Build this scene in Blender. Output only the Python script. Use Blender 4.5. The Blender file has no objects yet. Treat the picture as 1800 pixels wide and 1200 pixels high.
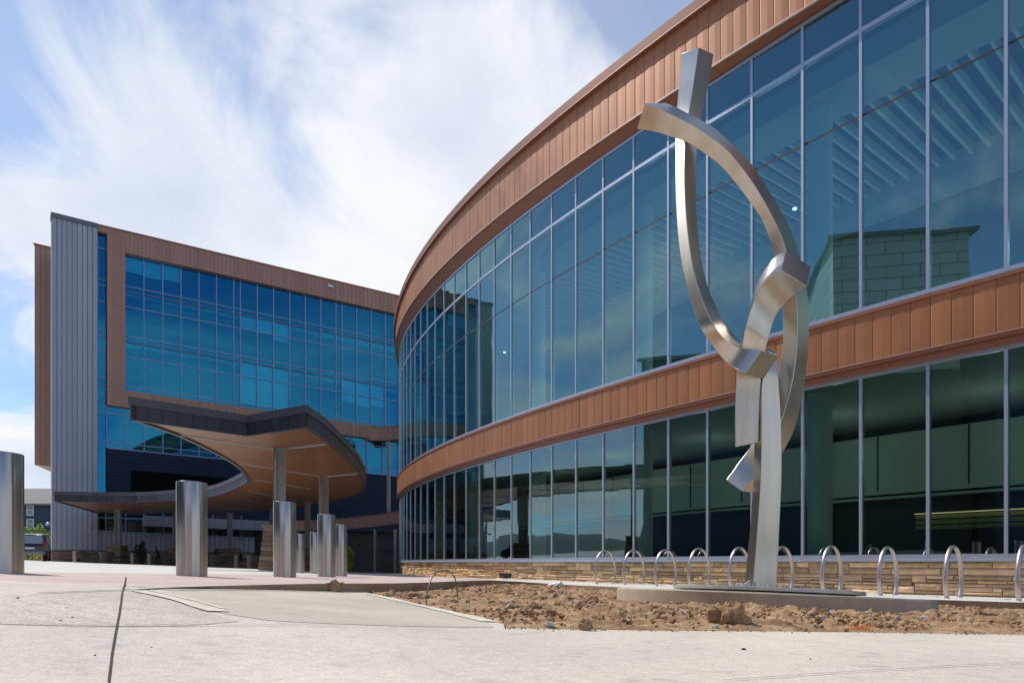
import bpy, math, random
import numpy as np
from mathutils import Vector, Matrix, noise
from mathutils.geometry import delaunay_2d_cdt
random.seed(11)
SC = bpy.context.scene
COL = SC.collection
rad = math.radians

# ------------------------------------------------------------------ camera, sky, sun, exposure
E = 0.9                      # height of the lens above the datum
FPX, CX, HY = 1200.0, 900.0, 989.0
cd = bpy.data.cameras.new('camera'); cam = bpy.data.objects.new('camera', cd); COL.objects.link(cam)
cd.sensor_width = 36; cd.lens = 24; cd.shift_y = (HY - 600) / 1800.0
cd.clip_start = 0.05; cd.clip_end = 20000
cam.location = (0, 0, E); cam.rotation_euler = (rad(90), 0, 0)
SC.camera = cam

SUN_EL = 49.0
sdir = Vector((-0.775, 0.60, 0)).normalized()          # towards the sun, on the ground
sunv = Vector((sdir.x * math.cos(rad(SUN_EL)), sdir.y * math.cos(rad(SUN_EL)), math.sin(rad(SUN_EL))))
sl = bpy.data.lights.new('sun', 'SUN'); so = bpy.data.objects.new('sun', sl); COL.objects.link(so)
sl.energy = 4.3; sl.angle = rad(0.5); sl.color = (1.0, 0.95, 0.87)
so.rotation_euler = sunv.to_track_quat('Z', 'Y').to_euler()
SC.view_settings.view_transform = 'Standard'; SC.view_settings.look = 'None'
SC.view_settings.gamma = 1; SC.view_settings.exposure = 0.0
SC.cycles.max_bounces = 10; SC.cycles.transparent_max_bounces = 16
SC.cycles.glossy_bounces = 5; SC.cycles.transmission_bounces = 6
SC.cycles.use_denoising = True

def make_world():
    w = bpy.data.worlds.new('World'); SC.world = w; w.use_nodes = True
    nt = w.node_tree; N = nt.nodes; L = nt.links
    for n in list(N): N.remove(n)
    out = N.new('ShaderNodeOutputWorld'); bg = N.new('ShaderNodeBackground'); L.new(bg.outputs[0], out.inputs[0])
    sky = N.new('ShaderNodeTexSky'); sky.sky_type = 'NISHITA'; sky.sun_disc = False
    sky.sun_elevation = rad(SUN_EL); sky.sun_rotation = math.atan2(sdir.x, sdir.y)
    sky.altitude = 1500; sky.air_density = 1.0; sky.dust_density = 0.6; sky.ozone_density = 1.3
    tc = N.new('ShaderNodeTexCoord')
    def math_(op, a, b=None, clamp=False):
        m = N.new('ShaderNodeMath'); m.operation = op; m.use_clamp = clamp
        for k, v in enumerate((a, b)):
            if v is None: continue
            if isinstance(v, (int, float)): m.inputs[k].default_value = v
            else: L.new(v, m.inputs[k])
        return m.outputs[0]
    sep = N.new('ShaderNodeSeparateXYZ'); L.new(tc.outputs['Generated'], sep.inputs[0])
    zz = math_('ADD', math_('MAXIMUM', sep.outputs[2], 0.0), 0.22)
    cmb = N.new('ShaderNodeCombineXYZ')
    L.new(math_('DIVIDE', sep.outputs[0], zz), cmb.inputs[0]); L.new(math_('DIVIDE', sep.outputs[1], zz), cmb.inputs[1])
    # long wisps fanning out: stretch the pattern along one direction
    mp = N.new('ShaderNodeMapping'); L.new(cmb.outputs[0], mp.inputs[0])
    mp.inputs['Rotation'].default_value = (0, 0, rad(CLOUD['rot'])); mp.inputs['Scale'].default_value = CLOUD['scale']
    mp.inputs['Location'].default_value = CLOUD['loc']
    n1 = N.new('ShaderNodeTexNoise'); L.new(mp.outputs[0], n1.inputs[0])
    n1.inputs['Scale'].default_value = 1.15; n1.inputs['Detail'].default_value = 10; n1.inputs['Roughness'].default_value = 0.58
    n1.inputs['Distortion'].default_value = 0.8
    n2 = N.new('ShaderNodeTexNoise'); L.new(cmb.outputs[0], n2.inputs[0])
    n2.inputs['Scale'].default_value = 0.75; n2.inputs['Detail'].default_value = 4; n2.inputs['Distortion'].default_value = 0.3
    # the great bank of cloud ahead, thinner to the upper right and at the far left
    dot = N.new('ShaderNodeVectorMath'); dot.operation = 'DOT_PRODUCT'; nrm = N.new('ShaderNodeVectorMath'); nrm.operation = 'NORMALIZE'
    L.new(tc.outputs['Generated'], nrm.inputs[0]); L.new(nrm.outputs[0], dot.inputs[0])
    dot.inputs[1].default_value = Vector(CLOUD['centre']).normalized()
    mr = N.new('ShaderNodeMapRange'); L.new(dot.outputs['Value'], mr.inputs[0]); mr.interpolation_type = 'SMOOTHSTEP'
    mr.inputs[1].default_value = CLOUD['r0']; mr.inputs[2].default_value = CLOUD['r1']; mr.inputs[3].default_value = -0.12; mr.inputs[4].default_value = CLOUD['gain']
    dot2 = N.new('ShaderNodeVectorMath'); dot2.operation = 'DOT_PRODUCT'; L.new(nrm.outputs[0], dot2.inputs[0]); dot2.inputs[1].default_value = Vector((-.35, -1, .12)).normalized()
    mr2 = N.new('ShaderNodeMapRange'); L.new(dot2.outputs['Value'], mr2.inputs[0]); mr2.interpolation_type = 'SMOOTHSTEP'; mr2.inputs[1].default_value = .72; mr2.inputs[2].default_value = .97; mr2.inputs[3].default_value = 0; mr2.inputs[4].default_value = .06
    hz = N.new('ShaderNodeMapRange'); L.new(sep.outputs[2], hz.inputs[0]); hz.interpolation_type = 'SMOOTHSTEP'      # more cloud low down, all round
    hz.inputs[1].default_value = 0.0; hz.inputs[2].default_value = 0.62; hz.inputs[3].default_value = CLOUD['low']; hz.inputs[4].default_value = 0.0
    s = math_('ADD', math_('ADD', math_('ADD', math_('MULTIPLY', n1.outputs['Fac'], 1.25), math_('MULTIPLY', n2.outputs['Fac'], 0.35)), mr.outputs[0]), math_('ADD', hz.outputs[0], mr2.outputs[0]))
    r = N.new('ShaderNodeMapRange'); r.interpolation_type = 'SMOOTHSTEP'; L.new(s, r.inputs[0])
    r.inputs[1].default_value = CLOUD['t0']; r.inputs[2].default_value = CLOUD['t1']
    # soft grey undersides inside the bank
    n3 = N.new('ShaderNodeTexNoise'); L.new(mp.outputs[0], n3.inputs[0]); n3.inputs['Scale'].default_value = 1.6; n3.inputs['Detail'].default_value = 5
    cr = N.new('ShaderNodeMix'); cr.data_type = 'RGBA'
    q = N.new('ShaderNodeMapRange'); L.new(n3.outputs['Fac'], q.inputs[0]); q.inputs[1].default_value = 0.35; q.inputs[2].default_value = 0.62
    L.new(q.outputs[0], cr.inputs['Factor'])
    b = CLOUD['bright']
    cr.inputs['A'].default_value = (6.9 * b, 7.6 * b, 8.8 * b, 1); cr.inputs['B'].default_value = (9.6 * b, 9.8 * b, 10.2 * b, 1)
    mix = N.new('ShaderNodeMix'); mix.data_type = 'RGBA'
    vl = N.new('ShaderNodeMapRange'); L.new(sep.outputs[1], vl.inputs[0]); vl.inputs[1].default_value = -.1; vl.inputs[2].default_value = .6; vl.inputs[3].default_value = .10; vl.inputs[4].default_value = CLOUD['veil']
    L.new(math_('MAXIMUM', math_('MULTIPLY', r.outputs[0], 0.97), vl.outputs[0]), mix.inputs['Factor'])
    sm = N.new('ShaderNodeMix'); sm.data_type = 'RGBA'; sm.blend_type = 'MULTIPLY'; sm.inputs['Factor'].default_value = 1
    L.new(sky.outputs[0], sm.inputs['A']); g = CLOUD['sky']; sm.inputs['B'].default_value = (g[0], g[1], g[2], 1)
    L.new(sm.outputs['Result'], mix.inputs['A']); L.new(cr.outputs['Result'], mix.inputs['B'])
    L.new(mix.outputs['Result'], bg.inputs[0]); bg.inputs[1].default_value = 0.10
CLOUD = dict(rot=20, scale=(1.5, 1.15, 1.0), loc=(4.4, 1.9, 0), centre=(-0.27, 1.0, 0.42), r0=0.84, r1=1.0, gain=0.25, low=0.26,
             t0=0.69, t1=1.03, bright=1.0, veil=0.36, sky=(0.74, 1.18, 1.52))
make_world()

# ------------------------------------------------------------------ helpers
def W(px, py, D):
    """a point of the photographed place: picture direction and distance ahead in metres"""
    return Vector(((px - CX) / FPX * D, D, (HY - py) / FPX * D + E))
def PXD(px, D): return ((px - CX) / FPX * D, D)
def G(x, y): return E - 0.118 - 0.035 * x - 0.019 * y          # the site slopes gently down to the right and away

class MB:
    def __init__(s): s.v = []; s.f = []; s.m = []; s.c = []; s.uses = False
    def quad(s, *pts, m=0, col=None):
        n = len(s.v); s.v += [tuple(p) for p in pts]; s.f.append(tuple(range(n, n + len(pts)))); s.m.append(m); s.c.append(col)
    def poly(s, verts, faces, m=0, col=None):
        n = len(s.v); s.v += [tuple(p) for p in verts]
        for f in faces: s.f.append(tuple(n + k for k in f)); s.m.append(m); s.c.append(col)
    def box(s, a, b, m=0, col=None):
        x0, y0, z0 = a; x1, y1, z1 = b
        s.hexa([(x0,y0,z0),(x1,y0,z0),(x1,y1,z0),(x0,y1,z0)], [(x0,y0,z1),(x1,y0,z1),(x1,y1,z1),(x0,y1,z1)], m, col)
    def hexa(s, lo, hi, m=0, col=None):
        s.poly(list(lo) + list(hi), [(3,2,1,0),(4,5,6,7),(0,1,5,4),(1,2,6,5),(2,3,7,6),(3,0,4,7)], m, col)
    def prism(s, pts, z0, z1, m=0, col=None):
        """pts: closed outline in plan, ccw; z0, z1 numbers or lists"""
        n = len(pts); z0 = z0 if hasattr(z0, '__len__') else [z0] * n; z1 = z1 if hasattr(z1, '__len__') else [z1] * n
        V = [(p[0], p[1], z0[k]) for k, p in enumerate(pts)] + [(p[0], p[1], z1[k]) for k, p in enumerate(pts)]
        F = [tuple(reversed(range(n))), tuple(range(n, 2 * n))] + [(k, (k + 1) % n, n + (k + 1) % n, n + k) for k in range(n)]
        s.poly(V, F, m, col)
    def bar(s, p, q, w, d, up=Vector((0,0,1)), m=0, col=None):
        """a bar from p to q, w wide across, d deep along 'up' """
        p = Vector(p); q = Vector(q); t = (q - p).normalized(); a = t.cross(up).normalized() * w / 2; b = a.normalized().cross(t).normalized() * d / 2
        s.hexa([p - a - b, p + a - b, p + a + b, p - a + b], [q - a - b, q + a - b, q + a + b, q - a + b], m, col)
    def tube(s, pts, r, n=10, m=0, cap=True):
        pts = [Vector(p) for p in pts]; base = len(s.v); rs = r if hasattr(r, '__len__') else [r] * len(pts)
        up = None
        for k, p in enumerate(pts):
            t = (pts[min(k + 1, len(pts) - 1)] - pts[max(k - 1, 0)]).normalized()
            if up is None: up = t.orthogonal().normalized()
            up = (up - t * up.dot(t)).normalized(); w = t.cross(up)
            for j in range(n):
                a = 2 * math.pi * j / n; s.v.append(tuple(p + (up * math.cos(a) + w * math.sin(a)) * rs[k]))
        for k in range(len(pts) - 1):
            for j in range(n):
                a = base + k * n + j; b = base + k * n + (j + 1) % n
                s.f.append((a, b, b + n, a + n)); s.m.append(m); s.c.append(None)
        if cap:
            s.f.append(tuple(reversed(range(base, base + n)))); s.m.append(m); s.c.append(None)
            e = base + (len(pts) - 1) * n; s.f.append(tuple(range(e, e + n))); s.m.append(m); s.c.append(None)
    def lathe(s, c, prof, n=32, m=0, tilt=(0, 0)):
        base = len(s.v); c = Vector(c)
        for (r, z) in prof:
            for j in range(n):
                a = 2 * math.pi * j / n; x = r * math.cos(a); y = r * math.sin(a)
                s.v.append((c.x + x, c.y + y, c.z + z + x * tilt[0] + y * tilt[1]))
        for k in range(len(prof) - 1):
            for j in range(n):
                a = base + k * n + j; b = base + k * n + (j + 1) % n
                s.f.append((a, b, b + n, a + n)); s.m.append(m); s.c.append(None)
        s.f.append(tuple(reversed(range(base, base + n)))); s.m.append(m); s.c.append(None)
        e = base + (len(prof) - 1) * n; s.f.append(tuple(range(e, e + n))); s.m.append(m); s.c.append(None)
    def build(s, name, mats, parent=None, smooth=None, bevel=None, origin=None):
        me = bpy.data.meshes.new(name); off = Vector(origin) if origin else Vector((0, 0, 0))
        me.from_pydata([tuple(Vector(v) - off) for v in s.v], [], s.f); me.validate(clean_customdata=False)
        if not isinstance(mats, (list, tuple)): mats = [mats]
        for m_ in mats: me.materials.append(m_)
        if len(me.polygons) == len(s.m):
            me.polygons.foreach_set('material_index', s.m)
            if any(c is not None for c in s.c):
                ca = me.color_attributes.new('tone', 'FLOAT_COLOR', 'CORNER'); k = 0
                for pi, p in enumerate(me.polygons):
                    c = s.c[pi] if s.c[pi] is not None else 0.5
                    for _ in range(p.loop_total): ca.data[k].color = (c, c, c, 1); k += 1
        if smooth is not None:
            me.polygons.foreach_set('use_smooth', [True] * len(me.polygons))
            try: me.set_sharp_from_angle(angle=rad(smooth))
            except Exception: pass
        me.update()
        o = bpy.data.objects.new(name, me); COL.objects.link(o); o.location = off
        if parent is not None:
            o.parent = parent; o.location = off - world_loc(parent)
        if bevel:
            b = o.modifiers.new('bevel', 'BEVEL'); b.width = bevel; b.segments = 2; b.limit_method = 'ANGLE'; b.angle_limit = rad(40)
        return o
def world_loc(o):
    l = Vector((0, 0, 0))
    while o is not None: l += o.location; o = o.parent
    return l
def tag(o, label=None, cat=None, group=None, kind=None):
    if label: o['label'] = label
    if cat: o['category'] = cat
    if group: o['group'] = group
    if kind: o['kind'] = kind
    return o
def thing(name, loc, label, cat, group=None):
    o = bpy.data.objects.new(name, None); COL.objects.link(o); o.location = loc; o.empty_display_size = 0.2
    return tag(o, label, cat, group)
def copy_tree(o, parent=None):
    c = o.copy(); COL.objects.link(c); c.parent = parent
    for ch in list(o.children): copy_tree(ch, c)
    return c

# ------------------------------------------------------------------ materials
MATS = {}
def mat(name, base, rough=0.5, metal=0.0, var=0.0, scale=4.0, bump=0.0, bscale=30.0, spec=None, tone=0.0, stretch=None, var2=None, aniso=0, dirt=None, coat=0, rvar=0.0):
    if name in MATS: return MATS[name]
    m = bpy.data.materials.new(name); m.use_nodes = True; nt = m.node_tree; N = nt.nodes; L = nt.links
    p = N['Principled BSDF']; p.inputs['Roughness'].default_value = rough; p.inputs['Metallic'].default_value = metal
    if spec is not None: p.inputs['Specular IOR Level'].default_value = spec
    if coat: p.inputs['Coat Weight'].default_value = coat
    base4 = (*base, 1)
    tc = N.new('ShaderNodeTexCoord'); mp = N.new('ShaderNodeMapping'); L.new(tc.outputs['Object'], mp.inputs[0])
    if stretch: mp.inputs['Scale'].default_value = stretch
    cur = None
    def mul(fac_socket, lo, hi, cur):
        mr = N.new('ShaderNodeMapRange'); L.new(fac_socket, mr.inputs[0]); mr.inputs[1].default_value = 0.25; mr.inputs[2].default_value = 0.75
        mr.inputs[3].default_value = lo; mr.inputs[4].default_value = hi
        mx = N.new('ShaderNodeVectorMath'); mx.operation = 'SCALE'
        if cur is None: mx.inputs[0].default_value = base
        else: L.new(cur, mx.inputs[0])
        L.new(mr.outputs[0], mx.inputs['Scale']); return mx.outputs[0]
    if var:
        n = N.new('ShaderNodeTexNoise'); L.new(mp.outputs[0], n.inputs[0]); n.inputs['Scale'].default_value = scale; n.inputs['Detail'].default_value = 6
        cur = mul(n.outputs['Fac'], 1 - var, 1 + var, cur)
        if rvar:
            mr = N.new('ShaderNodeMapRange'); L.new(n.outputs['Fac'], mr.inputs[0]); mr.inputs[1].default_value = .3; mr.inputs[2].default_value = .7
            mr.inputs[3].default_value = max(0.02, rough - rvar); mr.inputs[4].default_value = rough + rvar; L.new(mr.outputs[0], p.inputs['Roughness'])
    if var2:
        n = N.new('ShaderNodeTexNoise'); L.new(tc.outputs['Object'], n.inputs[0]); n.inputs['Scale'].default_value = var2[0]; n.inputs['Detail'].default_value = 3
        cur = mul(n.outputs['Fac'], 1 - var2[1], 1 + var2[1], cur)
    if tone:
        a = N.new('ShaderNodeAttribute'); a.attribute_name = 'tone'
        mr = N.new('ShaderNodeMapRange'); L.new(a.outputs['Fac'], mr.inputs[0]); mr.inputs[3].default_value = 1 - tone; mr.inputs[4].default_value = 1 + tone
        mx = N.new('ShaderNodeVectorMath'); mx.operation = 'SCALE'
        if cur is None: mx.inputs[0].default_value = base
        else: L.new(cur, mx.inputs[0])
        L.new(mr.outputs[0], mx.inputs['Scale']); cur = mx.outputs[0]
    if cur is None: p.inputs['Base Color'].default_value = base4
    else: L.new(cur, p.inputs['Base Color'])
    if bump:
        n = N.new('ShaderNodeTexNoise'); L.new(mp.outputs[0], n.inputs[0]); n.inputs['Scale'].default_value = bscale; n.inputs['Detail'].default_value = 8
        b = N.new('ShaderNodeBump'); b.inputs['Strength'].default_value = 1.0; b.inputs['Distance'].default_value = bump
        L.new(n.outputs['Fac'], b.inputs['Height']); L.new(b.outputs[0], p.inputs['Normal'])
    MATS[name] = m; return m
def glass_mat(name, tint, refl, base_r, rough=0.0, wob=0.0):
    m = bpy.data.materials.new(name); m.use_nodes = True; nt = m.node_tree; N = nt.nodes; L = nt.links
    for n in list(N): N.remove(n)
    out = N.new('ShaderNodeOutputMaterial'); tr = N.new('ShaderNodeBsdfTransparent'); gl = N.new('ShaderNodeBsdfGlossy'); mx = N.new('ShaderNodeMixShader')
    tr.inputs[0].default_value = (*tint, 1); gl.inputs['Color'].default_value = (*refl, 1); gl.inputs['Roughness'].default_value = rough
    lw = N.new('ShaderNodeFresnel'); lw.inputs['IOR'].default_value = 1.6
    mr = N.new('ShaderNodeMapRange'); L.new(lw.outputs[0], mr.inputs[0]); mr.inputs[1].default_value = 0.04; mr.inputs[2].default_value = 0.8
    mr.inputs[3].default_value = base_r; mr.inputs[4].default_value = 1.0
    L.new(mr.outputs[0], mx.inputs[0]); L.new(tr.outputs[0], mx.inputs[1]); L.new(gl.outputs[0], mx.inputs[2]); L.new(mx.outputs[0], out.inputs[0])
    if wob:
        tc = N.new('ShaderNodeTexCoord'); n = N.new('ShaderNodeTexNoise'); L.new(tc.outputs['Object'], n.inputs[0]); n.inputs['Scale'].default_value = 0.55; n.inputs['Detail'].default_value = 1
        b = N.new('ShaderNodeBump'); b.inputs['Distance'].default_value = wob; L.new(n.outputs['Fac'], b.inputs['Height']); L.new(b.outputs[0], gl.inputs['Normal'])
    return m

def brushed(name, base, rough, aniso, var, scale, stretch):
    m = mat(name, base, rough, 1.0, var=var, scale=scale, stretch=stretch); N = m.node_tree.nodes; L = m.node_tree.links; p = N['Principled BSDF']
    p.inputs['Anisotropic'].default_value = aniso; p.inputs['Anisotropic Rotation'].default_value = 0.25
    t = N.new('ShaderNodeTangent'); t.direction_type = 'RADIAL'; t.axis = 'Z'; L.new(t.outputs[0], p.inputs['Tangent'])
    tc = N.new('ShaderNodeTexCoord'); mp = N.new('ShaderNodeMapping'); L.new(tc.outputs['Object'], mp.inputs[0]); mp.inputs['Scale'].default_value = stretch
    n = N.new('ShaderNodeTexNoise'); L.new(mp.outputs[0], n.inputs[0]); n.inputs['Scale'].default_value = scale * 1.7; n.inputs['Detail'].default_value = 5
    b = N.new('ShaderNodeBump'); b.inputs['Distance'].default_value = 0.0012; L.new(n.outputs['Fac'], b.inputs['Height']); L.new(b.outputs[0], p.inputs['Normal']); return m
M = {}
M['copper'] = mat('copper_panel', (0.42, 0.172, 0.076), 0.44, 0.25, var=0.06, scale=0.8, tone=0.09, spec=0.35, rvar=0.06)
M['copper_dark'] = mat('copper_trim', (0.30, 0.12, 0.065), 0.45, 0.2, var=0.05)
M['copper_pale'] = mat('copper_drip_edge', (0.62, 0.42, 0.33), 0.35, 0.4)
M['copper_far'] = mat('brown_panel', (0.37, 0.205, 0.15), 0.5, 0.1, var=0.06, scale=0.5, tone=0.08)
M['alu'] = mat('aluminium_frame', (0.42, 0.47, 0.56), 0.38, 0.55, var=0.03)
M['alu_far'] = mat('blue_grey_frame', (0.23, 0.31, 0.50), 0.45, 0.3)
M['soffit_dark'] = mat('window_soffit', (0.03, 0.03, 0.035), 0.7)
M['grey_metal'] = mat('grey_ribbed_cladding', (0.35, 0.37, 0.43), 0.5, 0.25, var=0.06, scale=0.4, tone=0.06)
M['navy'] = mat('navy_cladding', (0.012, 0.027, 0.058), 0.6, 0.0, var=0.08, scale=0.5, spec=0.25)
M['black'] = mat('louvre_black', (0.003, 0.004, 0.007), 0.8, spec=0.1)
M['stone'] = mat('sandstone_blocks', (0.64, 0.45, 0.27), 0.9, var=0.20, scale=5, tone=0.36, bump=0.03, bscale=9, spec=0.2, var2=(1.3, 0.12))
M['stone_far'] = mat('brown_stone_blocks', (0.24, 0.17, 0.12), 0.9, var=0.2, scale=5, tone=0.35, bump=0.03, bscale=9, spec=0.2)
M['mortar'] = mat('mortar', (0.17, 0.11, 0.07), 0.95)
M['steel'] = brushed('brushed_steel', (0.62, 0.57, 0.50), 0.29, 0.72, 0.10, 9, (1, 1, 0.07))
M['steel_b'] = brushed('brushed_bollard_steel', (0.44, 0.415, 0.39), 0.24, 0.78, 0.04, 4, (1, 1, 0.10))
M['galv'] = mat('galvanised_steel', (0.55, 0.54, 0.55), 0.38, 0.9, var=0.12, scale=20)
M['plate'] = mat('plate_steel', (0.50, 0.49, 0.47), 0.5, 0.6, var=0.15, scale=8)
M['conc_pl'] = mat('plinth_concrete', (0.44, 0.37, 0.29), 0.92, var=0.12, scale=7, bump=0.004, bscale=60, var2=(1.2, 0.12), spec=0.2)
M['fascia'] = mat('charcoal_fascia', (0.042, 0.047, 0.058), 0.42, 0.3, tone=0.15, var=0.05)
M['fascia_top'] = mat('charcoal_flashing', (0.085, 0.085, 0.10), 0.42, 0.3)
M['wood'] = None
M['col_paint'] = mat('painted_column', (0.30, 0.29, 0.28), 0.5, 0.1)
M['white_int'] = mat('interior_white', (0.62, 0.66, 0.64), 0.8)
M['ceil_int'] = mat('interior_ceiling', (0.42, 0.45, 0.46), 0.8)
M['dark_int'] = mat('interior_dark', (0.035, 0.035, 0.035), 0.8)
M['mid_int'] = mat('interior_wall', (0.16, 0.17, 0.16), 0.8, var=0.1, scale=0.5)
M['floor_int'] = mat('interior_floor', (0.20, 0.19, 0.17), 0.4)
M['glass_low'] = glass_mat('ground_floor_glass', (0.40, 0.66, 0.58), (0.72, 0.94, 0.96), 0.16, wob=0.0015)
M['glass_up'] = glass_mat('upper_glass', (0.30, 0.62, 0.68), (0.48, 0.78, 0.82), 0.25, wob=0.0015)
M['glass_far'] = glass_mat('office_glass', (0.30, 0.88, 0.97), (0.055, 0.47, 0.80), 0.29, wob=0.001)
M['glass_gr'] = glass_mat('dark_glass', (0.25, 0.40, 0.40), (0.6, 0.8, 0.8), 0.10)
def lamp_mat(name, col, s):
    m = bpy.data.materials.new(name); m.use_nodes = True; p = m.node_tree.nodes['Principled BSDF']
    p.inputs['Emission Color'].default_value = (*col, 1); p.inputs['Emission Strength'].default_value = s; return m
M['lamp'] = lamp_mat('lit_lamp', (1, 0.95, 0.85), 4.0)
M['lamp_warm'] = lamp_mat('lit_warm_strip', (1, 0.70, 0.34), 0.9)

# ------------------------------------------------------------------ plan of the curved front
def _heading(i):
    if i < 0: return 0.875577 + 0.008918 * i * 0.3
    if i <= 25: return 0.875577 + 0.008918 * i + 0.000346 * i * i + 0.000001 * i ** 3
    return _heading(25) + 0.028 * (i - 25)
_tab = {}
def _mk():
    st = 0.05; x, y = 10.488, 14.490; i = 0.0; _tab[0] = (x, y)
    k = 0
    while i < 44:
        h = _heading(i + st / 2); x += -math.cos(h) * 1.5 * st; y += math.sin(h) * 1.5 * st; i += st; k += 1; _tab[k] = (x, y)
    x, y = 10.488, 14.490; i = 0.0; k = 0
    while i > -12:
        h = _heading(i - st / 2); x -= -math.cos(h) * 1.5 * st; y -= math.sin(h) * 1.5 * st; i -= st; k -= 1; _tab[k] = (x, y)
_mk()
def PT(i, off=0.0):
    k = math.floor(i / 0.05 + 1e-9); t = i / 0.05 - k; a = _tab[max(-240, k)]; b = _tab.get(k + 1, a)
    h = _heading(i); return (a[0] + (b[0] - a[0]) * t - math.sin(h) * off, a[1] + (b[1] - a[1]) * t - math.cos(h) * off)
def P3(i, off, z): p = PT(i, off); return Vector((p[0], p[1], z + E))
def z_ft(i): return 14.2 + 0.0015 * max(i, 0) ** 2
def z_ub(i): return max(z_ft(i) + 0.06, 14.10 + 0.065 * max(i, -2))
def z_rf(i): return 16.3 + 0.07 * i - 0.003 * max(0, i - 10) ** 2
def strip(mb, i0, i1, step, lo, hi, m=0, col=None):
    """a wall strip between profile points lo=(off,z) and hi=(off,z), z may be a function of i"""
    n = max(1, int(round((i1 - i0) / step))); g = lambda z, i: z(i) if callable(z) else z
    for k in range(n):
        a = i0 + (i1 - i0) * k / n; b = i0 + (i1 - i0) * (k + 1) / n
        mb.quad(P3(b, lo[0], g(lo[1], b)), P3(a, lo[0], g(lo[1], a)), P3(a, hi[0], g(hi[1], a)), P3(b, hi[0], g(hi[1], b)), m=m, col=col)
def loopband(mb, i0, i1, step, prof, m=0, col=None, caps=True):
    for a, b in zip(prof, prof[1:]): strip(mb, i0, i1, step, a, b, m, col)
    if caps:
        g = lambda z, i: z(i) if callable(z) else z
        mb.quad(*[P3(i0, o, g(z, i0)) for o, z in prof], m=m); mb.quad(*[P3(i1, o, g(z, i1)) for o, z in reversed(prof)], m=m)

I0, I1 = -6, 30        # window bays of the curved front
cb = thing('curved_building', (4, 26, E - 0.7), 'big curved glass building with two copper bands and a golden stone base', 'building')
def panels(name, i0, i1, zlo, zhi, off, pitch, parent, m, groove=0.009, depth=0.02):
    """folded metal panels with open seams that follow the curve"""
    mb = MB(); g = lambda z, i: z(i) if callable(z) else z; n = int((i1 - i0) / pitch); gi = groove / 1.5
    for k in range(n):
        a = i0 + k * pitch; b = a + pitch - gi; c = random.random(); o2 = off + random.uniform(-0.003, 0.003)
        mid = (a + b) / 2
        prof = [(a, o2 - 0.004), (a + gi * 2, o2 + 0.001), (mid, o2 + 0.006), (b - gi * 2, o2 + 0.001), (b, o2 - 0.004)]
        for (p, op), (q, oq) in zip(prof, prof[1:]):
            mb.quad(P3(q, oq, g(zlo, q)), P3(p, op, g(zlo, p)), P3(p, op, g(zhi, p)), P3(q, oq, g(zhi, q)), m=0, col=c)
        mb.quad(P3(a, off - depth, g(zlo, a)), P3(a, o2 - .004, g(zlo, a)), P3(a, o2 - .004, g(zhi, a)), P3(a, off - depth, g(zhi, a)), m=1)
        mb.quad(P3(b, o2 - .004, g(zlo, b)), P3(b, off - depth, g(zlo, b)), P3(b, off - depth, g(zhi, b)), P3(b, o2 - .004, g(zhi, b)), m=1)
        e = a + pitch; mb.quad(P3(e, off - depth, g(zlo, e)), P3(b, off - depth, g(zlo, b)), P3(b, off - depth, g(zhi, b)), P3(e, off - depth, g(zhi, e)), m=1)
    o = mb.build(name, m, parent, smooth=25); return o
PIT = 0.279
# middle band
panels('middle_band', -8, 34, 4.84, 6.02, 0.16, PIT, cb, [M['copper'], M['copper_dark']])
mb = MB(); loopband(mb, -8, 34, 0.5, [(0.0, 6.17), (0.20, 6.10), (0.20, 6.02), (0.12, 6.02)], 0)
mb.build('band_trim', [M['copper_dark']], cb, smooth=30); mb = MB(); loopband(mb, -8, 34, 0.5, [(0.12, 4.845), (0.205, 4.845), (0.205, 4.76), (0.02, 4.76)], 0)
loopband(mb, -8, 34, 0.5, [(0.06, 4.76), (0.14, 4.755), (0.14, 4.62), (0.0, 4.62)], 1)
mb.build('band_trim', [M['copper_dark'], M['copper_dark']], cb, smooth=30)
mb = MB(); loopband(mb, -8, 34, 0.5, [(0.20, 4.875), (0.222, 4.87), (0.222, 4.85), (0.20, 4.848)]); mb.build('drip_edge', M['copper_pale'], cb, smooth=30)
# upper band
panels('upper_band', -8, 34, lambda i: z_ub(i) + 0.05, lambda i: z_rf(i) - 0.36, 0.27, PIT, cb, [M['copper'], M['copper_dark']])
mb = MB()
loopband(mb, -8, 34, 0.5, [(0.20, lambda i: z_rf(i) - 0.36), (0.40, lambda i: z_rf(i) - 0.33), (0.42, z_rf), (-0.3, z_rf), (-0.3, lambda i: z_rf(i) - 0.3)], 0)
mb.build('roof_flashing', [M['copper_dark']], cb, smooth=30); mb = MB(); loopband(mb, -8, 34, 0.5, [(-0.05, lambda i: z_ft(i) + 0.02), (0.24, lambda i: z_ub(i) - 0.0), (0.26, lambda i: z_ub(i) + 0.06)], 0)
mb.build('upper_soffit', [M['copper_dark']], cb, smooth=30)
mb = MB(); loopband(mb, -8, 34, 0.5, [(0.26, z_ub), (0.325, z_ub), (0.325, lambda i: z_ub(i) + 0.055), (0.27, lambda i: z_ub(i) + 0.055)])
mb.build('drip_edge', M['copper_pale'], cb, smooth=30); mb = MB(); loopband(mb, -8, 34, 0.5, [(0.40, lambda i: z_rf(i) - 0.335), (0.425, lambda i: z_rf(i) - 0.335), (0.425, lambda i: z_rf(i) - 0.31), (0.41, lambda i: z_rf(i) - 0.31)])
mb.build('drip_edge', M['copper_pale'], cb, smooth=30)
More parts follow.
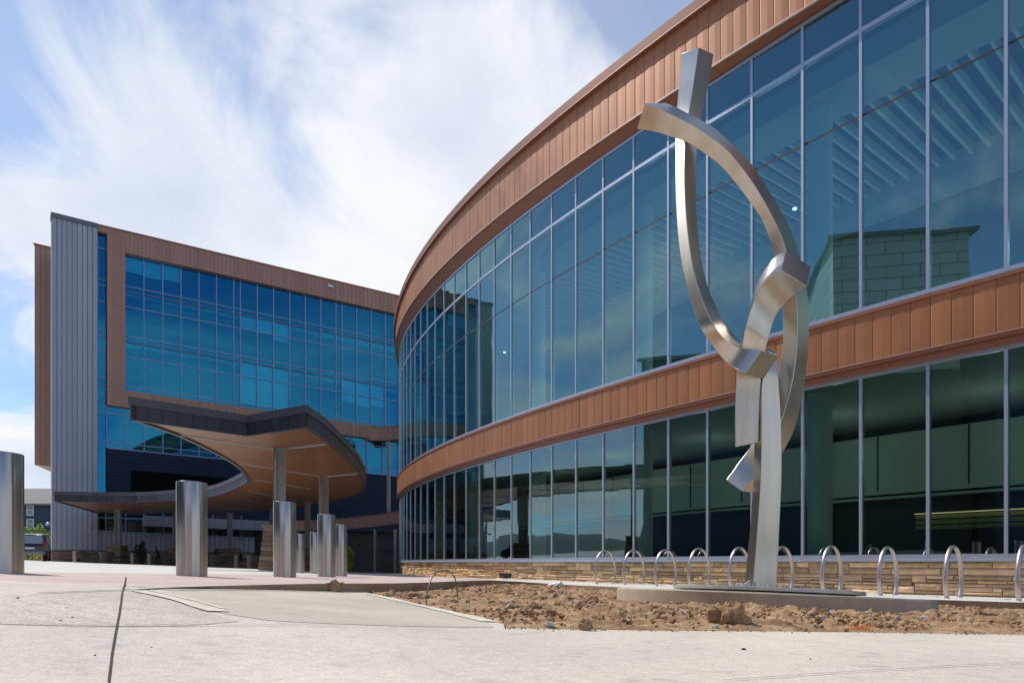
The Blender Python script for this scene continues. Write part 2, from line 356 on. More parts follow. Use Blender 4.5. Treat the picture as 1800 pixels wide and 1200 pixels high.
# flat roof and the inner body (floors, ceilings, back walls)
mb = MB()
def slab(mb, i0, i1, o0, o1, z0, z1, step=1.0, m=0):
    n = int((i1 - i0) / step); g = lambda z, i: z(i) if callable(z) else z
    for k in range(n):
        a = i0 + k * step; b = a + step
        mb.hexa([P3(a, o0, g(z0, a)), P3(a, o1, g(z0, a)), P3(b, o1, g(z0, b)), P3(b, o0, g(z0, b))], [P3(a, o0, g(z1, a)), P3(a, o1, g(z1, a)), P3(b, o1, g(z1, b)), P3(b, o0, g(z1, b))], m)
slab(mb, -8, 34, -0.3, -13, lambda i: z_rf(i) - 0.9, lambda i: z_rf(i) - 0.4); mb.build('roof', M['grey_metal'], cb)
mb = MB(); slab(mb, -8, 34, -0.12, -13, 4.75, 6.0); mb.build('upper_floor', [M['white_int']], cb)
mb = MB(); slab(mb, -8, 34, -0.12, -13, -0.75, -0.55); mb.build('ground_floor', M['floor_int'], cb)
mb = MB(); slab(mb, -8, 34, -2.4, -13, 13.25, 13.45); mb.build('upper_ceiling', mat('dark_ceiling', (.07, .08, .09), .8), cb)
mb = MB(); slab(mb, -8, 34, -0.9, -2.4, 12.75, 13.45); mb.build('ceiling_bulkhead', M['ceil_int'], cb)
mb = MB(); slab(mb, -8, 34, -7.6, -8.9, 12.45, 13.24); mb.build('ceiling_beam', M['ceil_int'], cb)
mb = MB()
for k in range(-24, 102):
    i = k * 0.33; a = P3(i, -2.42, 13.05); b = P3(i, -7.58, 13.05); mb.bar(a, b, 0.09, 0.30)
mb.build('ceiling_ribs', M['white_int'], cb)
mb = MB(); slab(mb, -8, 34, -9.0, -9.25, 5.9, 13.3); mb.build('upper_back_wall', M['mid_int'], cb)
mb = MB(); slab(mb, -8, 34, -7.0, -7.2, -0.6, 2.35, m=0); slab(mb, -8, 34, -6.95, -7.2, 2.36, 4.3, m=1)
slab(mb, -8, 34, -6.8, -6.94, 2.3, 2.42, m=1); slab(mb, -8, 34, -6.6, -6.79, 2.12, 2.2, m=1)
for k in range(-3, 14):
    a_ = P3(k * 1.9, -6.945, 2.44); b_ = P3(k * 1.9, -6.945, 4.28); mb.bar(a_, b_, 0.06, 0.02, up=Vector((0, 1, 0)), m=0)
mb.build('ground_back_wall', [M['dark_int'], M['white_int']], cb)
for k in range(-2, 8):
    mb = MB(); i = k * 4.5 + 3.25; mb.tube([P3(i, -1.6, -0.6), P3(i, -1.6, 4.75)], 0.33, 20); mb.tube([P3(i, -1.6, 6.0), P3(i, -1.6, 13.25)], 0.33, 20)
    mb.build('column', mat('white_column', (.88, .88, .86), .6), cb, smooth=40)
for e_, nm in ((-8, 'end_wall'), (34, 'end_wall')):
    mb = MB(); a_ = P3(e_, -0.14, -0.8); b_ = P3(e_, -13, -0.8); t_ = (b_ - a_).normalized(); n_ = Vector((-t_.y, t_.x, 0)) * .1
    mb.hexa([a_ - n_, b_ - n_, b_ + n_, a_ + n_], [p + Vector((0, 0, 15.2)) for p in (a_ - n_, b_ - n_, b_ + n_, a_ + n_)]); mb.build(nm, M['dark_int'], cb)
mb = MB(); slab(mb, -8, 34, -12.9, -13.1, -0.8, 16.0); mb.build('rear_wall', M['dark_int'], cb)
for i_ in (-5, -2, 1, 4, 7.5, 11, 15):  # unseen point lights added to brighten the ground floor rooms
    p_ = P3(i_, -4.6, 3.3); ld = bpy.data.lights.new('interior_fill', 'POINT'); ld.energy = 14; ld.shadow_soft_size = .2; ld.color = (1, .95, .85)
    lo = bpy.data.objects.new('interior_fill', ld); COL.objects.link(lo); lo.parent = cb; lo.location = p_ - cb.location
for i_ in (-5, -1.5, 2, 5.5, 9.5, 14):  # added fill lights, no fittings, to light the ribs upstairs
    p_ = P3(i_, -5.2, 8.6); ld = bpy.data.lights.new('interior_fill', 'POINT'); ld.energy = 75; ld.shadow_soft_size = .3; ld.color = (1, .96, .88)
    lo = bpy.data.objects.new('interior_fill', ld); COL.objects.link(lo); lo.parent = cb; lo.location = p_ - cb.location
# a slatted timber rail glowing yellow inside the ground floor
mb = MB()
for k, z in enumerate((0.90, 1.04, 1.18)):
    loopband(mb, -7, 1.9, 0.3, [(-3.0, z), (-2.9, z + 0.0), (-2.9, z + 0.10), (-3.0, z + 0.10), (-3.0, z)], 0, caps=True)
for k in range(18): mb.box(tuple(P3(-7 + k * .5, -3.1, -0.5)), tuple(P3(-7 + k * .5, -3.1, -0.5) + Vector((.06, .06, 1.7))), 1)
mb.build('timber_rail', [mat('yellow_timber', (0.62, 0.44, 0.19), 0.5, var=0.2, scale=8), M['dark_int']], cb)
mb = MB(); loopband(mb, -7, 1.9, 0.3, [(-2.86, 1.31), (-2.82, 1.31), (-2.82, 1.33), (-2.86, 1.33), (-2.86, 1.31)]); mb.build('light_strip', M['lamp_warm'], cb)
for (px_, py_, D_) in ((1397, 367, 20.3), (887, 619, 31.5)):
    mb = MB(); p = W(px_, py_, D_); mb.lathe(p, [(0.06, -0.02), (0.06, 0.02)], 14); mb.build('downlight', M['lamp'], cb)

# windows of the curved front
def window(i, rows, zs, gm, parent):
    """rows: list of (z0, z1) glass panes; frame with left mullion, rails and panes set 90 mm back"""
    f = MB(); g = lambda z, q: z(q) if callable(z) else z
    w = 0.034 / 1.5; z0 = rows[0][0]; z1 = rows[-1][1]
    # mullion
    f.hexa([P3(i - w, 0.022, g(z0, i)), P3(i + w, 0.022, g(z0, i)), P3(i + w, -0.12, g(z0, i)), P3(i - w, -0.12, g(z0, i))][::-1],
           [P3(i - w, 0.022, g(z1, i)), P3(i + w, 0.022, g(z1, i)), P3(i + w, -0.12, g(z1, i)), P3(i - w, -0.12, g(z1, i))][::-1])
    a, b = i + w, i + 1 - w
    def rail(za, zb, o=0.018):
        f.hexa([P3(a, -0.11, g(za, a)), P3(a, o, g(za, a)), P3(b, o, g(za, b)), P3(b, -0.11, g(za, b))], [P3(a, -0.11, g(zb, a)), P3(a, o, g(zb, a)), P3(b, o, g(zb, b)), P3(b, -0.11, g(zb, b))])
    rail(z0, (lambda q, z0=z0: g(z0, q) + 0.10)); rail((lambda q, z1=z1: g(z1, q) - 0.09), z1)
    for (p0, p1), (q0, q1) in zip(rows, rows[1:]):
        if q0 - g(p1, i) > 0.02: rail(p1, q0)
    fo = f.build('window', M['alu'], parent)
    p = MB(); J_ = lambda: random.uniform(-.006, .006); ja, jb, jc, jd = J_(), J_(), J_(), J_()
    for k, (p0, p1) in enumerate(rows):
        if k < 1 and len(rows) > 1:   # a thin silicone joint across the tall pane
            for (u, v) in ((p0, 10.98), (11.01, p1)):
                p.quad(P3(b, -0.014 + ja, u), P3(a, -0.014 + jb, u), P3(a, -0.014 + jc, v), P3(b, -0.014 + jd, v), m=0)
            p.quad(P3(b, -0.008, 10.97), P3(a, -0.008, 10.97), P3(a, -0.008, 11.02), P3(b, -0.008, 11.02), m=1)
        else:
            p.quad(P3(b, -0.014 + ja, g(p0, b)), P3(a, -0.014 + jc, g(p0, a)), P3(a, -0.014 + jd, g(p1, a)), P3(b, -0.014 + jb, g(p1, b)), m=0)
    p.build('pane', [gm, M['soffit_dark']], fo)
for i in range(I0, I1):
    window(i, [(0.10, 4.62)], None, M['glass_low'], cb)
    window(i, [(6.17, 13.04), (13.15, z_ft)], None, M['glass_up'], cb)
# sill flashing and the stone base
mb = MB(); loopband(mb, -8, 34, 0.5, [(0.0, 0.10), (0.12, 0.085), (0.12, 0.03), (0.0, 0.03)]); mb.build('sill', M['alu'], cb, smooth=30)
def ashlar(mb, point, length, z_lo, z_hi, courses, wmin, wmax, relief=0.035, gap=0.012, seed=1, big=0.12):
    """rock faced stones laid in uneven courses; point(s, off, z) gives a position along the wall"""
    R = random.Random(seed); hs = [R.uniform(0.6, 1.5) for _ in range(courses)]; t = sum(hs); z = z_lo; rows = []
    for h in hs: rows.append((z, z + h / t * (z_hi - z_lo))); z = rows[-1][1]
    taken = []
    for r, (z0, z1) in enumerate(rows):
        s = 0.0
        while s < length:
            w = R.uniform(wmin, wmax); s1 = min(length, s + w); top = z1
            blocked = [t for t in taken if t[0] == r and t[1] < s1 and t[2] > s]
            if blocked:
                b = blocked[0]
                if b[1] > s + 0.06: s1 = b[1]
                else: s = b[2]; continue
            if r + 1 < len(rows) and R.random() < big and w < (wmin + wmax) * .62: top = rows[r + 1][1]; taken.append((r + 1, s, s1))
            c = R.random() ** 1.2; o = R.uniform(0.25, 1) * relief; g2 = gap / 2; a, b2, u, v = s + g2, s1 - g2, z0 + g2, top - g2
            mw = min(0.03, (b2 - a) * .2); mh = min(0.03, (v - u) * .25)
            nx = max(1, int((b2 - a) / 0.16)); ring = []
            P = [point(a, 0, u), point(b2, 0, u), point(b2, 0, v), point(a, 0, v)]
            Q = [point(a + mw, o * R.uniform(.5, 1.2), u + mh), point(b2 - mw, o * R.uniform(.5, 1.2), u + mh), point(b2 - mw, o * R.uniform(.5, 1.2), v - mh), point(a + mw, o * R.uniform(.5, 1.2), v - mh)]
            C = point((a + b2) / 2 + R.uniform(-.2, .2) * (b2 - a), o * R.uniform(.9, 1.7), (u + v) / 2)
            mb.poly(P + Q, [(0, 1, 5, 4), (1, 2, 6, 5), (2, 3, 7, 6), (3, 0, 4, 7)], 0, c)
            mb.poly(Q + [C], [(0, 1, 4), (1, 2, 4), (2, 3, 4), (3, 0, 4)], 0, c)
            s = s1
mb = MB(); ashlar(mb, lambda s, o, z: P3(34 - s / 1.5, -0.03 + o, z), 42 * 1.5, -0.80, 0.03, 8, 0.20, 1.10, seed=4, big=0.2, relief=0.05)
strip(mb, -8, 34, 0.5, (-0.035, -0.9), (-0.035, 0.04), m=1)
mb.build('stone_base', [M['stone'], M['mortar']], cb)

# ------------------------------------------------------------------ office block (left)
def FP(px, back=0.0):
    D = 131008.0 / (2470.0 - px); X = (px - CX) / FPX * D
    return (X + FN[0] * back, D + FN[1] * back)
_a = (lambda D: ((90 - CX) / FPX * D, D))(131008.0 / 2380); _b = (lambda D: ((700 - CX) / FPX * D, D))(131008.0 / 1770)
_t = Vector((_b[0] - _a[0], _b[1] - _a[1])).normalized(); FT = _t; FN = Vector((-_t.y, _t.x))       # FN points away from the viewer
def HH(h0, h1): return lambda px: h0 + (h1 - h0) * (px - 219.0) / 457.4
def F3(px, back, z): p = FP(px, back); return Vector((p[0], p[1], (z(px) if callable(z) else z) + E))
def hs(px, y): return (HY - y) / FPX * 131008.0 / (2470.0 - px)
ob = thing('office_building', (-33, 58, G(-33, 58)), 'boxy blue glass office block framed in brown metal with a grey ribbed corner tower', 'building')
Ztop = HH(28.05, 28.7); Zgt = HH(26.26, 26.73); ZT = [HH(23.6, 23.91), HH(23.16, 23.43), HH(21.86, 22.07), HH(19.36, 19.38), HH(18.87, 18.88), HH(17.59, 17.49), HH(15.07, 14.8)]
Zgb = HH(14.61, 14.42); Zcb = HH(13.2, 13.05); Zl = HH(9.66, 9.42)
def fbox(mb, x0, x1, b0, b1, z0, z1, m=0, col=None):
    g = lambda z, x: z(x) if callable(z) else z
    mb.hexa([F3(x0, b0, g(z0, x0)), F3(x1, b0, g(z0, x1)), F3(x1, b1, g(z0, x1)), F3(x0, b1, g(z0, x0))], [F3(x0, b0, g(z1, x0)), F3(x1, b0, g(z1, x1)), F3(x1, b1, g(z1, x1)), F3(x0, b1, g(z1, x0))], m, col)
def fpanels(mb, x0, x1, b, z0, z1, n, depth=0.35, groove=0.022):
    pts = [x0 + (x1 - x0) * k / n for k in range(n + 1)]
    for p, q in zip(pts, pts[1:]):
        g = (q - p) * groove; fbox(mb, p + g, q - g, b, b + depth, z0, z1, 0, random.random())
    fbox(mb, x0, x1, b + 0.05, b + depth - 0.01, (lambda px: (z0(px) if callable(z0) else z0) + .02), (lambda px: (z1(px) if callable(z1) else z1) - .02), 1)
# copper frame round the glass
mb = MB()
fpanels(mb, 187, 219.1, -0.45, Zcb, Ztop, 7)
fpanels(mb, 219.1, 770, -0.45, Zgt, Ztop, 78)
fpanels(mb, 219.1, 770, -0.45, Zcb, Zgb, 78)
fbox(mb, 170, 187, -0.45, 0.3, HH(27.55, 28.1), Ztop, 0, .4)
fbox(mb, 169.9, 770, -0.52, 0.3, Ztop, lambda p: Ztop(p) + 0.10, 1)
mb.build('metal_surround', [M['copper_far'], M['copper_dark']], ob)
mb = MB()
BK = Vector((-0.50, 0.866)); c0, c1 = Vector(FP(93, .6)), Vector(FP(770, .6))
mb.prism([tuple(c0), tuple(c1), tuple(c1 + FN * 20), tuple(c0 + BK * 20)], E - 1.5, E + 27.95); mb.build('core', M['grey_metal'], ob)
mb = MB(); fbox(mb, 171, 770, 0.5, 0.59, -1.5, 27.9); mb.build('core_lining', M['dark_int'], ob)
FX = [219.1, 252.7, 285.8, 317.9, 349.3, 380.1, 410.4, 421.9, 451.7, 480.3, 508.7, 536, 563.3, 589.9, 600.6, 626.1, 651.7, 676.4, 700.5, 724, 747]
def fwindow(px0, px1, levels, gm, blind=None, hide=False):
    f = MB(); hw = (px1 - px0) * 0.0; r = 0.9
    g = lambda z, x: z(x) if callable(z) else z
    fbox(f, px0 - 0.75, px0 + 0.75, -0.10, 0.12, levels[0], levels[-1])
    for z in levels[1:-1] if len(levels) > 2 else []: fbox(f, px0 + .76, px1 - .76, -0.05, 0.10, (lambda x, z=z: g(z, x) - 0.035), (lambda x, z=z: g(z, x) + 0.035))
    for z in (levels[0], levels[-1]): fbox(f, px0 + .76, px1 - .76, -0.07, 0.10, (lambda x, z=z: g(z, x) - 0.05), (lambda x, z=z: g(z, x) + 0.05))
    fo = f.build('window', M['alu_far'], ob)
    p = MB(); a, b = px0 + .7, px1 - .7
    p.quad(F3(a, 0, g(levels[0], a)), F3(b, 0, g(levels[0], b)), F3(b, 0, g(levels[-1], b)), F3(a, 0, g(levels[-1], a)))
    p.build('pane', gm, fo)
    if blind:
        u, v = blind; q = MB(); zt = levels[-1]; zb = levels[u]
        def zz(x): t = g(levels[-1], x); bt = g(levels[u], x); return t - (t - bt) * v
        q.quad(F3(a, 0.22, zz(a)), F3(b, 0.22, zz(b)), F3(b, 0.22, g(zt, b) - .05), F3(a, 0.22, g(zt, a) - .05)); q.build('blind', M['blind'], fo)
M['blind'] = mat('roller_blind', (0.85, 0.88, 0.88), 0.8)
BL1 = {0: .5, 1: .55, 2: .5}; BL2 = {7: .3, 8: .33, 9: .45}; BL3 = {7: 1, 8: 1, 9: 1, 14: .55, 15: .6, 16: .55}
for k in range(len(FX) - 1):
    a, b = FX[k], FX[k + 1]
    fwindow(a, b, [ZT[1], ZT[0], Zgt], M['glass_far'], (1, BL1[k]) if k in BL1 else None)
    fwindow(a, b, [ZT[4], ZT[3], ZT[2], ZT[1]], M['glass_far'], None if k not in BL2 else (1, BL2[k]))
    fwindow(a, b, [Zgb, ZT[6], ZT[5], ZT[4]], M['glass_far'], None if k not in BL3 else (1, BL3[k]))
LX = [187, 221, 253.6, 286, 318, 349.5, 380, 411, 441, 471, 501, 530, 560, 588, 616, 644, 672, 699, 726]
for a, b in zip(LX, LX[1:]): fwindow(a, b, [Zl, HH(10.14, 9.92), HH(12.6, 12.4), Zcb], M['glass_far'])
lv = [HH(5.9, 5.9), HH(7.3, 7.3), HH(9.3, 9.3), HH(10.2, 10.2), HH(12.6, 12.6), HH(13.6, 13.6), HH(14.9, 14.9), HH(15.5, 15.5), HH(17.7, 17.7), HH(19.0, 19), HH(19.5, 19.5), HH(21.9, 21.9), HH(23.2, 23.2), HH(23.7, 23.7), HH(26.3, 26.3), HH(27.7, 28.2)]
fwindow(171.2, 186.2, lv, M['glass_far'])
# offices behind the glass: floors, ceilings, partitions, lamps
mb = MB()
for z in (13.1, 14.5, 18.88, 23.25): fbox(mb, 190, 770, 0.35, 7.0, z - 0.35 if z > 14 else z - 0.1, z + 0.12)
fbox(mb, 190, 770, 0.35, 7.0, 26.6, 27.2); mb.build('office_floors', M['ceil_int'], ob)
mb = MB(); 
for px in (235, 262, 318, 411, 421, 536, 590, 601, 676): fbox(mb, px, px + 1.2, 1.0, 6.9, 14.6, 26.5)
mb.build('partitions', M['mid_int'], ob)
mb = MB()
for px in (251, 331, 380, 436, 500, 640): fbox(mb, px, px + 9, 0.9, 1.7, 14.7, 22.9)
mb.build('office_columns', M['ceil_int'], ob)
for (px, b, z) in ((362, 2.0, 18.3), (374, 3.0, 18.3), (454, 2.0, 22.5), (466, 3.6, 22.5)):
    mb = MB(); fbox(mb, px, px + 11, b, b + 0.12, z, z + 0.05); mb.build('ceiling_light', M['lamp'], ob)
mb = MB(); fbox(mb, 572.5, 581.5, -0.60, -0.46, hs(577, 508), hs(577, 503.5)); mb.build('wall_light', M['white_int'], ob)
# grey ribbed corner tower
mb = MB(); x0, x1 = 90, 170.2
fbox(mb, x0, x1, -0.40, 0.45, lambda p: 1.05, HH(27.75, 27.95), 0, .5)
pts = [x0 + (x1 - x0) * (k / 9.0) for k in range(10)]
for k, p in enumerate(pts[:-1]):
    q = pts[k + 1]; w = q - p
    fbox(mb, p + w * .09, q - w * .09, -0.50, -0.39, 1.08, HH(27.75, 27.95), 0, random.random())
fbox(mb, 88.6, x1 + .3, -0.60, 0.46, HH(27.75, 27.95), HH(28.1, 28.3), 1)
mb.build('corner_tower', [M['grey_metal'], mat('grey_cap', (0.14, 0.16, 0.18), .5, .2)], ob)
# brown wing further back with a pale soffit
mb = MB(); P = [W(60.8, 0, 62)[:2], W(96, 0, 63.6)[:2], W(96, 0, 68.5)[:2], W(90, 0, 66.8)[:2]]
A = Vector(W(60.8, 0, 62)[:2]); dirf = FT; n = 9; A2 = A + dirf * 2.6; Bk = Vector(W(88.8, 0, 66.8)[:2])
zb = (HY - 815.8) / FPX * 62 + E; zt = (HY - 430.6) / FPX * 62 + E
mb.prism([tuple(A), tuple(A2), tuple(A2 + Vector((-1.0, 6.0))), tuple(Bk)], zb, zt, 0, .5)
for k in range(6):
    p = A + dirf * (0.02 + k * 0.42); q = A + dirf * (0.40 + k * 0.42); o = -FN * 0.05
    mb.prism([tuple(p + o), tuple(q + o), tuple(q), tuple(p)], zb - .06, zt, 0, random.random())
mb.prism([tuple(A - FN * .12 - dirf * .1), tuple(A2 - FN * .12), tuple(A2 + Vector((-1, 6))), tuple(Bk - dirf * .1)], zt, zt + .14, 1)
mb.prism([tuple(A + dirf * .05 + FN * .1), tuple(A2 + FN * .1), tuple(A2 + Vector((-1.0, 5.9))), tuple(Bk + dirf * .05)], zb - 0.03, zb - 0.002, 2)
mb.build('brown_wing', [M['copper_far'], M['copper_dark'], mat('pale_soffit', (0.55, 0.42, 0.28), 0.7)], ob)
# navy wall with a louvred opening
mb = MB(); fbox(mb, 187.4, 770, 0.02, 0.6, 3.4, lambda p: Zl(p) - 0.07)
zz_ = 3.5
while zz_ < 9.3: fbox(mb, 187.6, 770, -0.035, 0.02, zz_, zz_ + 0.17); zz_ += 0.30
mb.build('navy_wall', M['navy'], ob)
mb = MB(); fbox(mb, 230.3, 560, -0.06, -0.04, HH(6.2, 6.2), HH(7.95, 7.7), 0)
zz_ = 6.25
while zz_ < 7.75: fbox(mb, 230.6, 560, -0.12, -0.06, zz_, zz_ + 0.07); zz_ += 0.2
mb.build('louvre', M['black'], ob)
# ground floor: ribbed wall, strip windows, stone base
mb = MB()
def zg(px): p = FP(px); return G(p[0], p[1]) - E - 0.2
fbox(mb, 170.3, 446, -0.2, 0.6, 0.95, HH(2.55, 2.1)); pp = 170.4
while pp < 444: fbox(mb, pp + .7, pp + 6.6, -0.27, -0.2, 0.97, HH(2.53, 2.08), 0, random.random()); pp += 8.6
mb.build('ribbed_wall', M['grey_metal'], ob)
mb = MB(); fbox(mb, 170.2, 446, -0.36, 0.3, HH(2.55, 2.1), HH(2.66, 2.2)); mb.build('sill', M['alu_far'], ob)
gx = [171, 185, 211.5, 220, 252, 286, 308, 340, 373, 400, 423, 446]
for k, (a, b) in enumerate(zip(gx, gx[1:])):
    f = MB(); fbox(f, a, a + 1.4, -0.12, 0.1, HH(2.66, 2.2), 4.4); fbox(f, a + 1.41, b, -0.08, 0.1, 3.75, 3.85); fo = f.build('window', M['alu_far'], ob)
    p = MB(); p.quad(F3(a + 1, 0, HH(2.66, 2.2)), F3(b, 0, HH(2.66, 2.2)), F3(b, 0, 4.4), F3(a + 1, 0, 4.4)); p.build('pane', M['glass_gr'], fo)
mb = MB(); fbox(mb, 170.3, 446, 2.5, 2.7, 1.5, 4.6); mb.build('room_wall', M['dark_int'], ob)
fpw = lambda a0: (lambda s, o, z: Vector((FP(a0)[0] + FT.x * s - FN.x * (o + .45), FP(a0)[1] + FT.y * s - FN.y * (o + .45), z + E)))
mb = MB(); L_ = (Vector(FP(446)) - Vector(FP(90))).length
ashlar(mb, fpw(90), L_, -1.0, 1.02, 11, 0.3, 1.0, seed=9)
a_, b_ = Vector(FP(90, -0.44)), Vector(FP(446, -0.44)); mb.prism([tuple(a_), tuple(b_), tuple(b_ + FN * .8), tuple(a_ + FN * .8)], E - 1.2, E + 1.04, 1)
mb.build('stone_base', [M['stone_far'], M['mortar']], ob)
# corrugated valance over the doors
mb = MB(); pp = 250
while pp < 478: fbox(mb, pp + .2, pp + 2.3, -1.35, -1.25, HH(3.16, 2.95), HH(4.02, 3.9), 0, random.random()); pp += 2.9
fbox(mb, 250, 478, -1.25, 0.3, HH(3.16, 2.95), HH(4.02, 3.9), 0, .3); mb.build('valance', M['grey_metal'], ob)
# bent copper band over the entrance, bowing out to the right
def bandpts(lst): return [W(x, 0, D) for x, D in lst]
low = [(505, 63.5), (540, 62.8), (575, 61.2), (605, 59.4), (635, 57.2), (660, 55.2), (680, 53.2), (700, 51.2), (715, 49.6)]
def bentband(name, pts, z0, z1, pan, parent, mats):
    mb = MB(); P = [Vector(PXD(x, D)) for x, D in pts]; out = []
    for a, b in zip(P, P[1:]):
        L = (b - a).length; n = max(1, int(L / pan))
        for k in range(n): out.append(a.lerp(b, k / n))
    out.append(P[-1])
    for a, b in zip(out, out[1:]):
        t = (b - a).normalized(); nn = Vector((-t.y, t.x)); g = t * 0.012; c = random.random()
        mb.prism([tuple(a + g), tuple(b - g), tuple(b - g + nn * .3), tuple(a + g + nn * .3)], z0, z1, 0, c)
        mb.prism([tuple(a + nn * .03), tuple(b + nn * .03), tuple(b + nn * 1.2), tuple(a + nn * 1.2)], z0 + .02, z1 - .02, 1)
        mb.prism([tuple(a - nn * .06), tuple(b - nn * .06), tuple(b + nn * 1.3), tuple(a + nn * 1.3)], z1, z1 + .07, 1)
    return mb.build(name, mats, parent)
bentband('entrance_band', low, E + 2.95, E + 3.86, 0.42, ob, [M['copper_far'], M['copper_dark']])
up = [(560, 69.6), (587, 71.0), (615, 71.4), (642, 71.6), (673, 71.6), (690, 71.2), (712, 70.6)]
bentband('upper_entrance_band', up, E + 12.85, E + 14.2, 0.42, ob, [M['copper_far'], M['copper_dark']])
mb = MB(); mb.tube([W(683, 902, 68.0), W(683, 776, 68.0)], 0.19, 16); mb.tube([W(695, 930, 49), W(695, 1010, 49)], 0.12, 10); mb.build('round_column', M['col_paint'], ob, smooth=40)
mb = MB(); mb.tube([W(659.5, 930, 54.6), W(659.5, 1008, 54.6)], 0.11, 14); mb.build('entrance_column', M['col_paint'], ob, smooth=40)
mb = MB(); fbox(mb, 446, 770, 2.6, 2.8, -2, 4.2)
for p in (470, 500, 530, 560, 590, 620, 650, 675): fbox(mb, p, p + 1.2, 2.5, 2.62, -1.5, 3.6, 1)
mb.build('entrance_doors', [M['black'], M['soffit_dark']], ob)
mb = MB(); fbox(mb, 446, 770, -0.02, 2.6, 3.3, 3.5); mb.build('entrance_soffit', M['navy'], ob)
mb = MB()
for k in range(7):
    p = W(673 + k * 3, 0, 56); z0 = G(p.x, p.y); mb.box((p.x - .02, p.y - .02, z0), (p.x + .02, p.y + .02, z0 + 1.7))
p = W(672, 0, 56); q = W(692, 0, 56); mb.box((p.x, p.y - .03, G(p.x, p.y) + 1.65), (q.x, p.y + .03, G(p.x, p.y) + 1.9))
fence = mb.build('railing', M['soffit_dark']); tag(fence, 'dark vertical bar railing in the shaded entrance beside the curved glass', 'railing')
# lamp on the corner
def wall_lamp(px, py, D, label):
    o = thing('wall_lamp', W(px, py, D), label, 'wall lamp'); mb = MB(); c = W(px, py, D)
    mb.tube([c + Vector((.25, .2, 0)), c], 0.05, 8); mb.build('arm', M['alu'], o)
    mb = MB(); mb.lathe(c + Vector((-.12, 0, -.12)), [(0.05, 0.2), (0.16, 0.1), (0.19, 0.0), (0.12, -0.06)], 14); mb.build('lamp_head', M['alu'], o, smooth=50)
wall_lamp(87, 919, 54.4, 'white lamp sticking out from the left corner of the grey tower')
wall_lamp(161, 926, 55.8, 'small dark flood lamp on the grey ribbed wall near the strip windows')

# ------------------------------------------------------------------ entrance canopy
HC = 4.15
def cpt(px, py): D = HC * FPX / (HY - py); return Vector(((px - CX) / FPX * D, D))
outer = [(230.6, 736.7), (435, 765), (537, 749.4), (553, 758.2), (568, 767.8), (583, 779.5), (596.6, 792), (612, 805.5), (625, 818.8), (632.5, 828.5), (637.7, 838.6), (642, 846), (643.4, 853), (641.5, 859), (636, 864), (619, 873), (579.6, 882.5), (520, 891.2), (480, 895.5), (363, 900), (309, 901.2), (169, 900.7), (95, 880)]
inner = [(130, 880.6), (165, 881.2), (200, 881.6), (240, 881.5), (275, 880.3), (310.5, 878), (340, 876), (363, 873.4), (382, 869.3), (398, 864), (413, 858), (426.6, 851.4), (433, 847.5), (435.5, 844), (434, 839), (429.5, 833), (422, 824.5), (412, 816), (393, 804), (370, 792), (342, 778.5), (313, 765), (272, 750.5)]
can = thing('entrance_canopy', tuple(cpt(500, 850)) + (G(-8, 28),), 'sweeping C shaped canopy with charcoal fascia and wooden soffit at the entrance', 'canopy')
ring = [cpt(*p) for p in outer] + [cpt(*p) for p in inner]
def offset_ring(R, d):
    n = len(R); out = []
    for k in range(n):
        a = (R[k] - R[k - 1]).normalized(); b = (R[(k + 1) % n] - R[k]).normalized()
        na = Vector((a.y, -a.x)); nb = Vector((b.y, -b.x)); m = (na + nb); 
        if m.length < .3: m = na
        m.normalize(); out.append(R[k] + m * d / max(.5, m.dot(na)))
    return out
area = sum(ring[k - 1].x * ring[k].y - ring[k].x * ring[k - 1].y for k in range(len(ring))) / 2
if area < 0: ring.reverse()
def ringmesh(mb, R, z, flip=False, m=0):
    r = delaunay_2d_cdt([Vector((p.x, p.y)) for p in R], [], [list(range(len(R)))], 1, 1e-5)
    V = [(v.x, v.y, z) for v in r[0]]; F = [tuple(f) if not flip else tuple(reversed(f)) for f in r[2]]; mb.poly(V, F, m)
def wood():
    m = bpy.data.materials.new('soffit_planks'); m.use_nodes = True; N = m.node_tree.nodes; L = m.node_tree.links; p = N['Principled BSDF']
    tc = N.new('ShaderNodeTexCoord'); mp = N.new('ShaderNodeMapping'); L.new(tc.outputs['Object'], mp.inputs[0]); mp.inputs['Rotation'].default_value = (0, 0, rad(28))
    b = N.new('ShaderNodeTexBrick'); L.new(mp.outputs[0], b.inputs[0]); b.inputs['Scale'].default_value = 1; b.inputs['Brick Width'].default_value = 3.2; b.inputs['Row Height'].default_value = 0.19
    b.inputs['Mortar Size'].default_value = 0.008; b.inputs['Color1'].default_value = (0.35, 0.155, 0.062, 1); b.inputs['Color2'].default_value = (0.265, 0.11, 0.044, 1); b.inputs['Mortar'].default_value = (0.08, 0.035, 0.02, 1)
    n = N.new('ShaderNodeTexNoise'); mp2 = N.new('ShaderNodeMapping'); L.new(mp.outputs[0], mp2.inputs[0]); mp2.inputs['Scale'].default_value = (0.5, 6, 1); L.new(mp2.outputs[0], n.inputs[0]); n.inputs['Scale'].default_value = 3; n.inputs['Detail'].default_value = 6
    mr = N.new('ShaderNodeMapRange'); L.new(n.outputs['Fac'], mr.inputs[0]); mr.inputs[3].default_value = .7; mr.inputs[4].default_value = 1.25
    s = N.new('ShaderNodeVectorMath'); s.operation = 'SCALE'; L.new(b.outputs['Color'], s.inputs[0]); L.new(mr.outputs[0], s.inputs['Scale']); L.new(s.outputs[0], p.inputs['Base Color'])
    p.inputs['Roughness'].default_value = 0.30; return m
M['wood'] = wood()
def smooth_pts(R, maxlen=0.42):
    out = []
    n = len(R)
    for k in range(n):
        a, b = R[k], R[(k + 1) % n]; L = (b - a).length; m_ = max(1, int(round(L / maxlen)))
        for j in range(m_): out.append(a.lerp(b, j / m_))
    return out
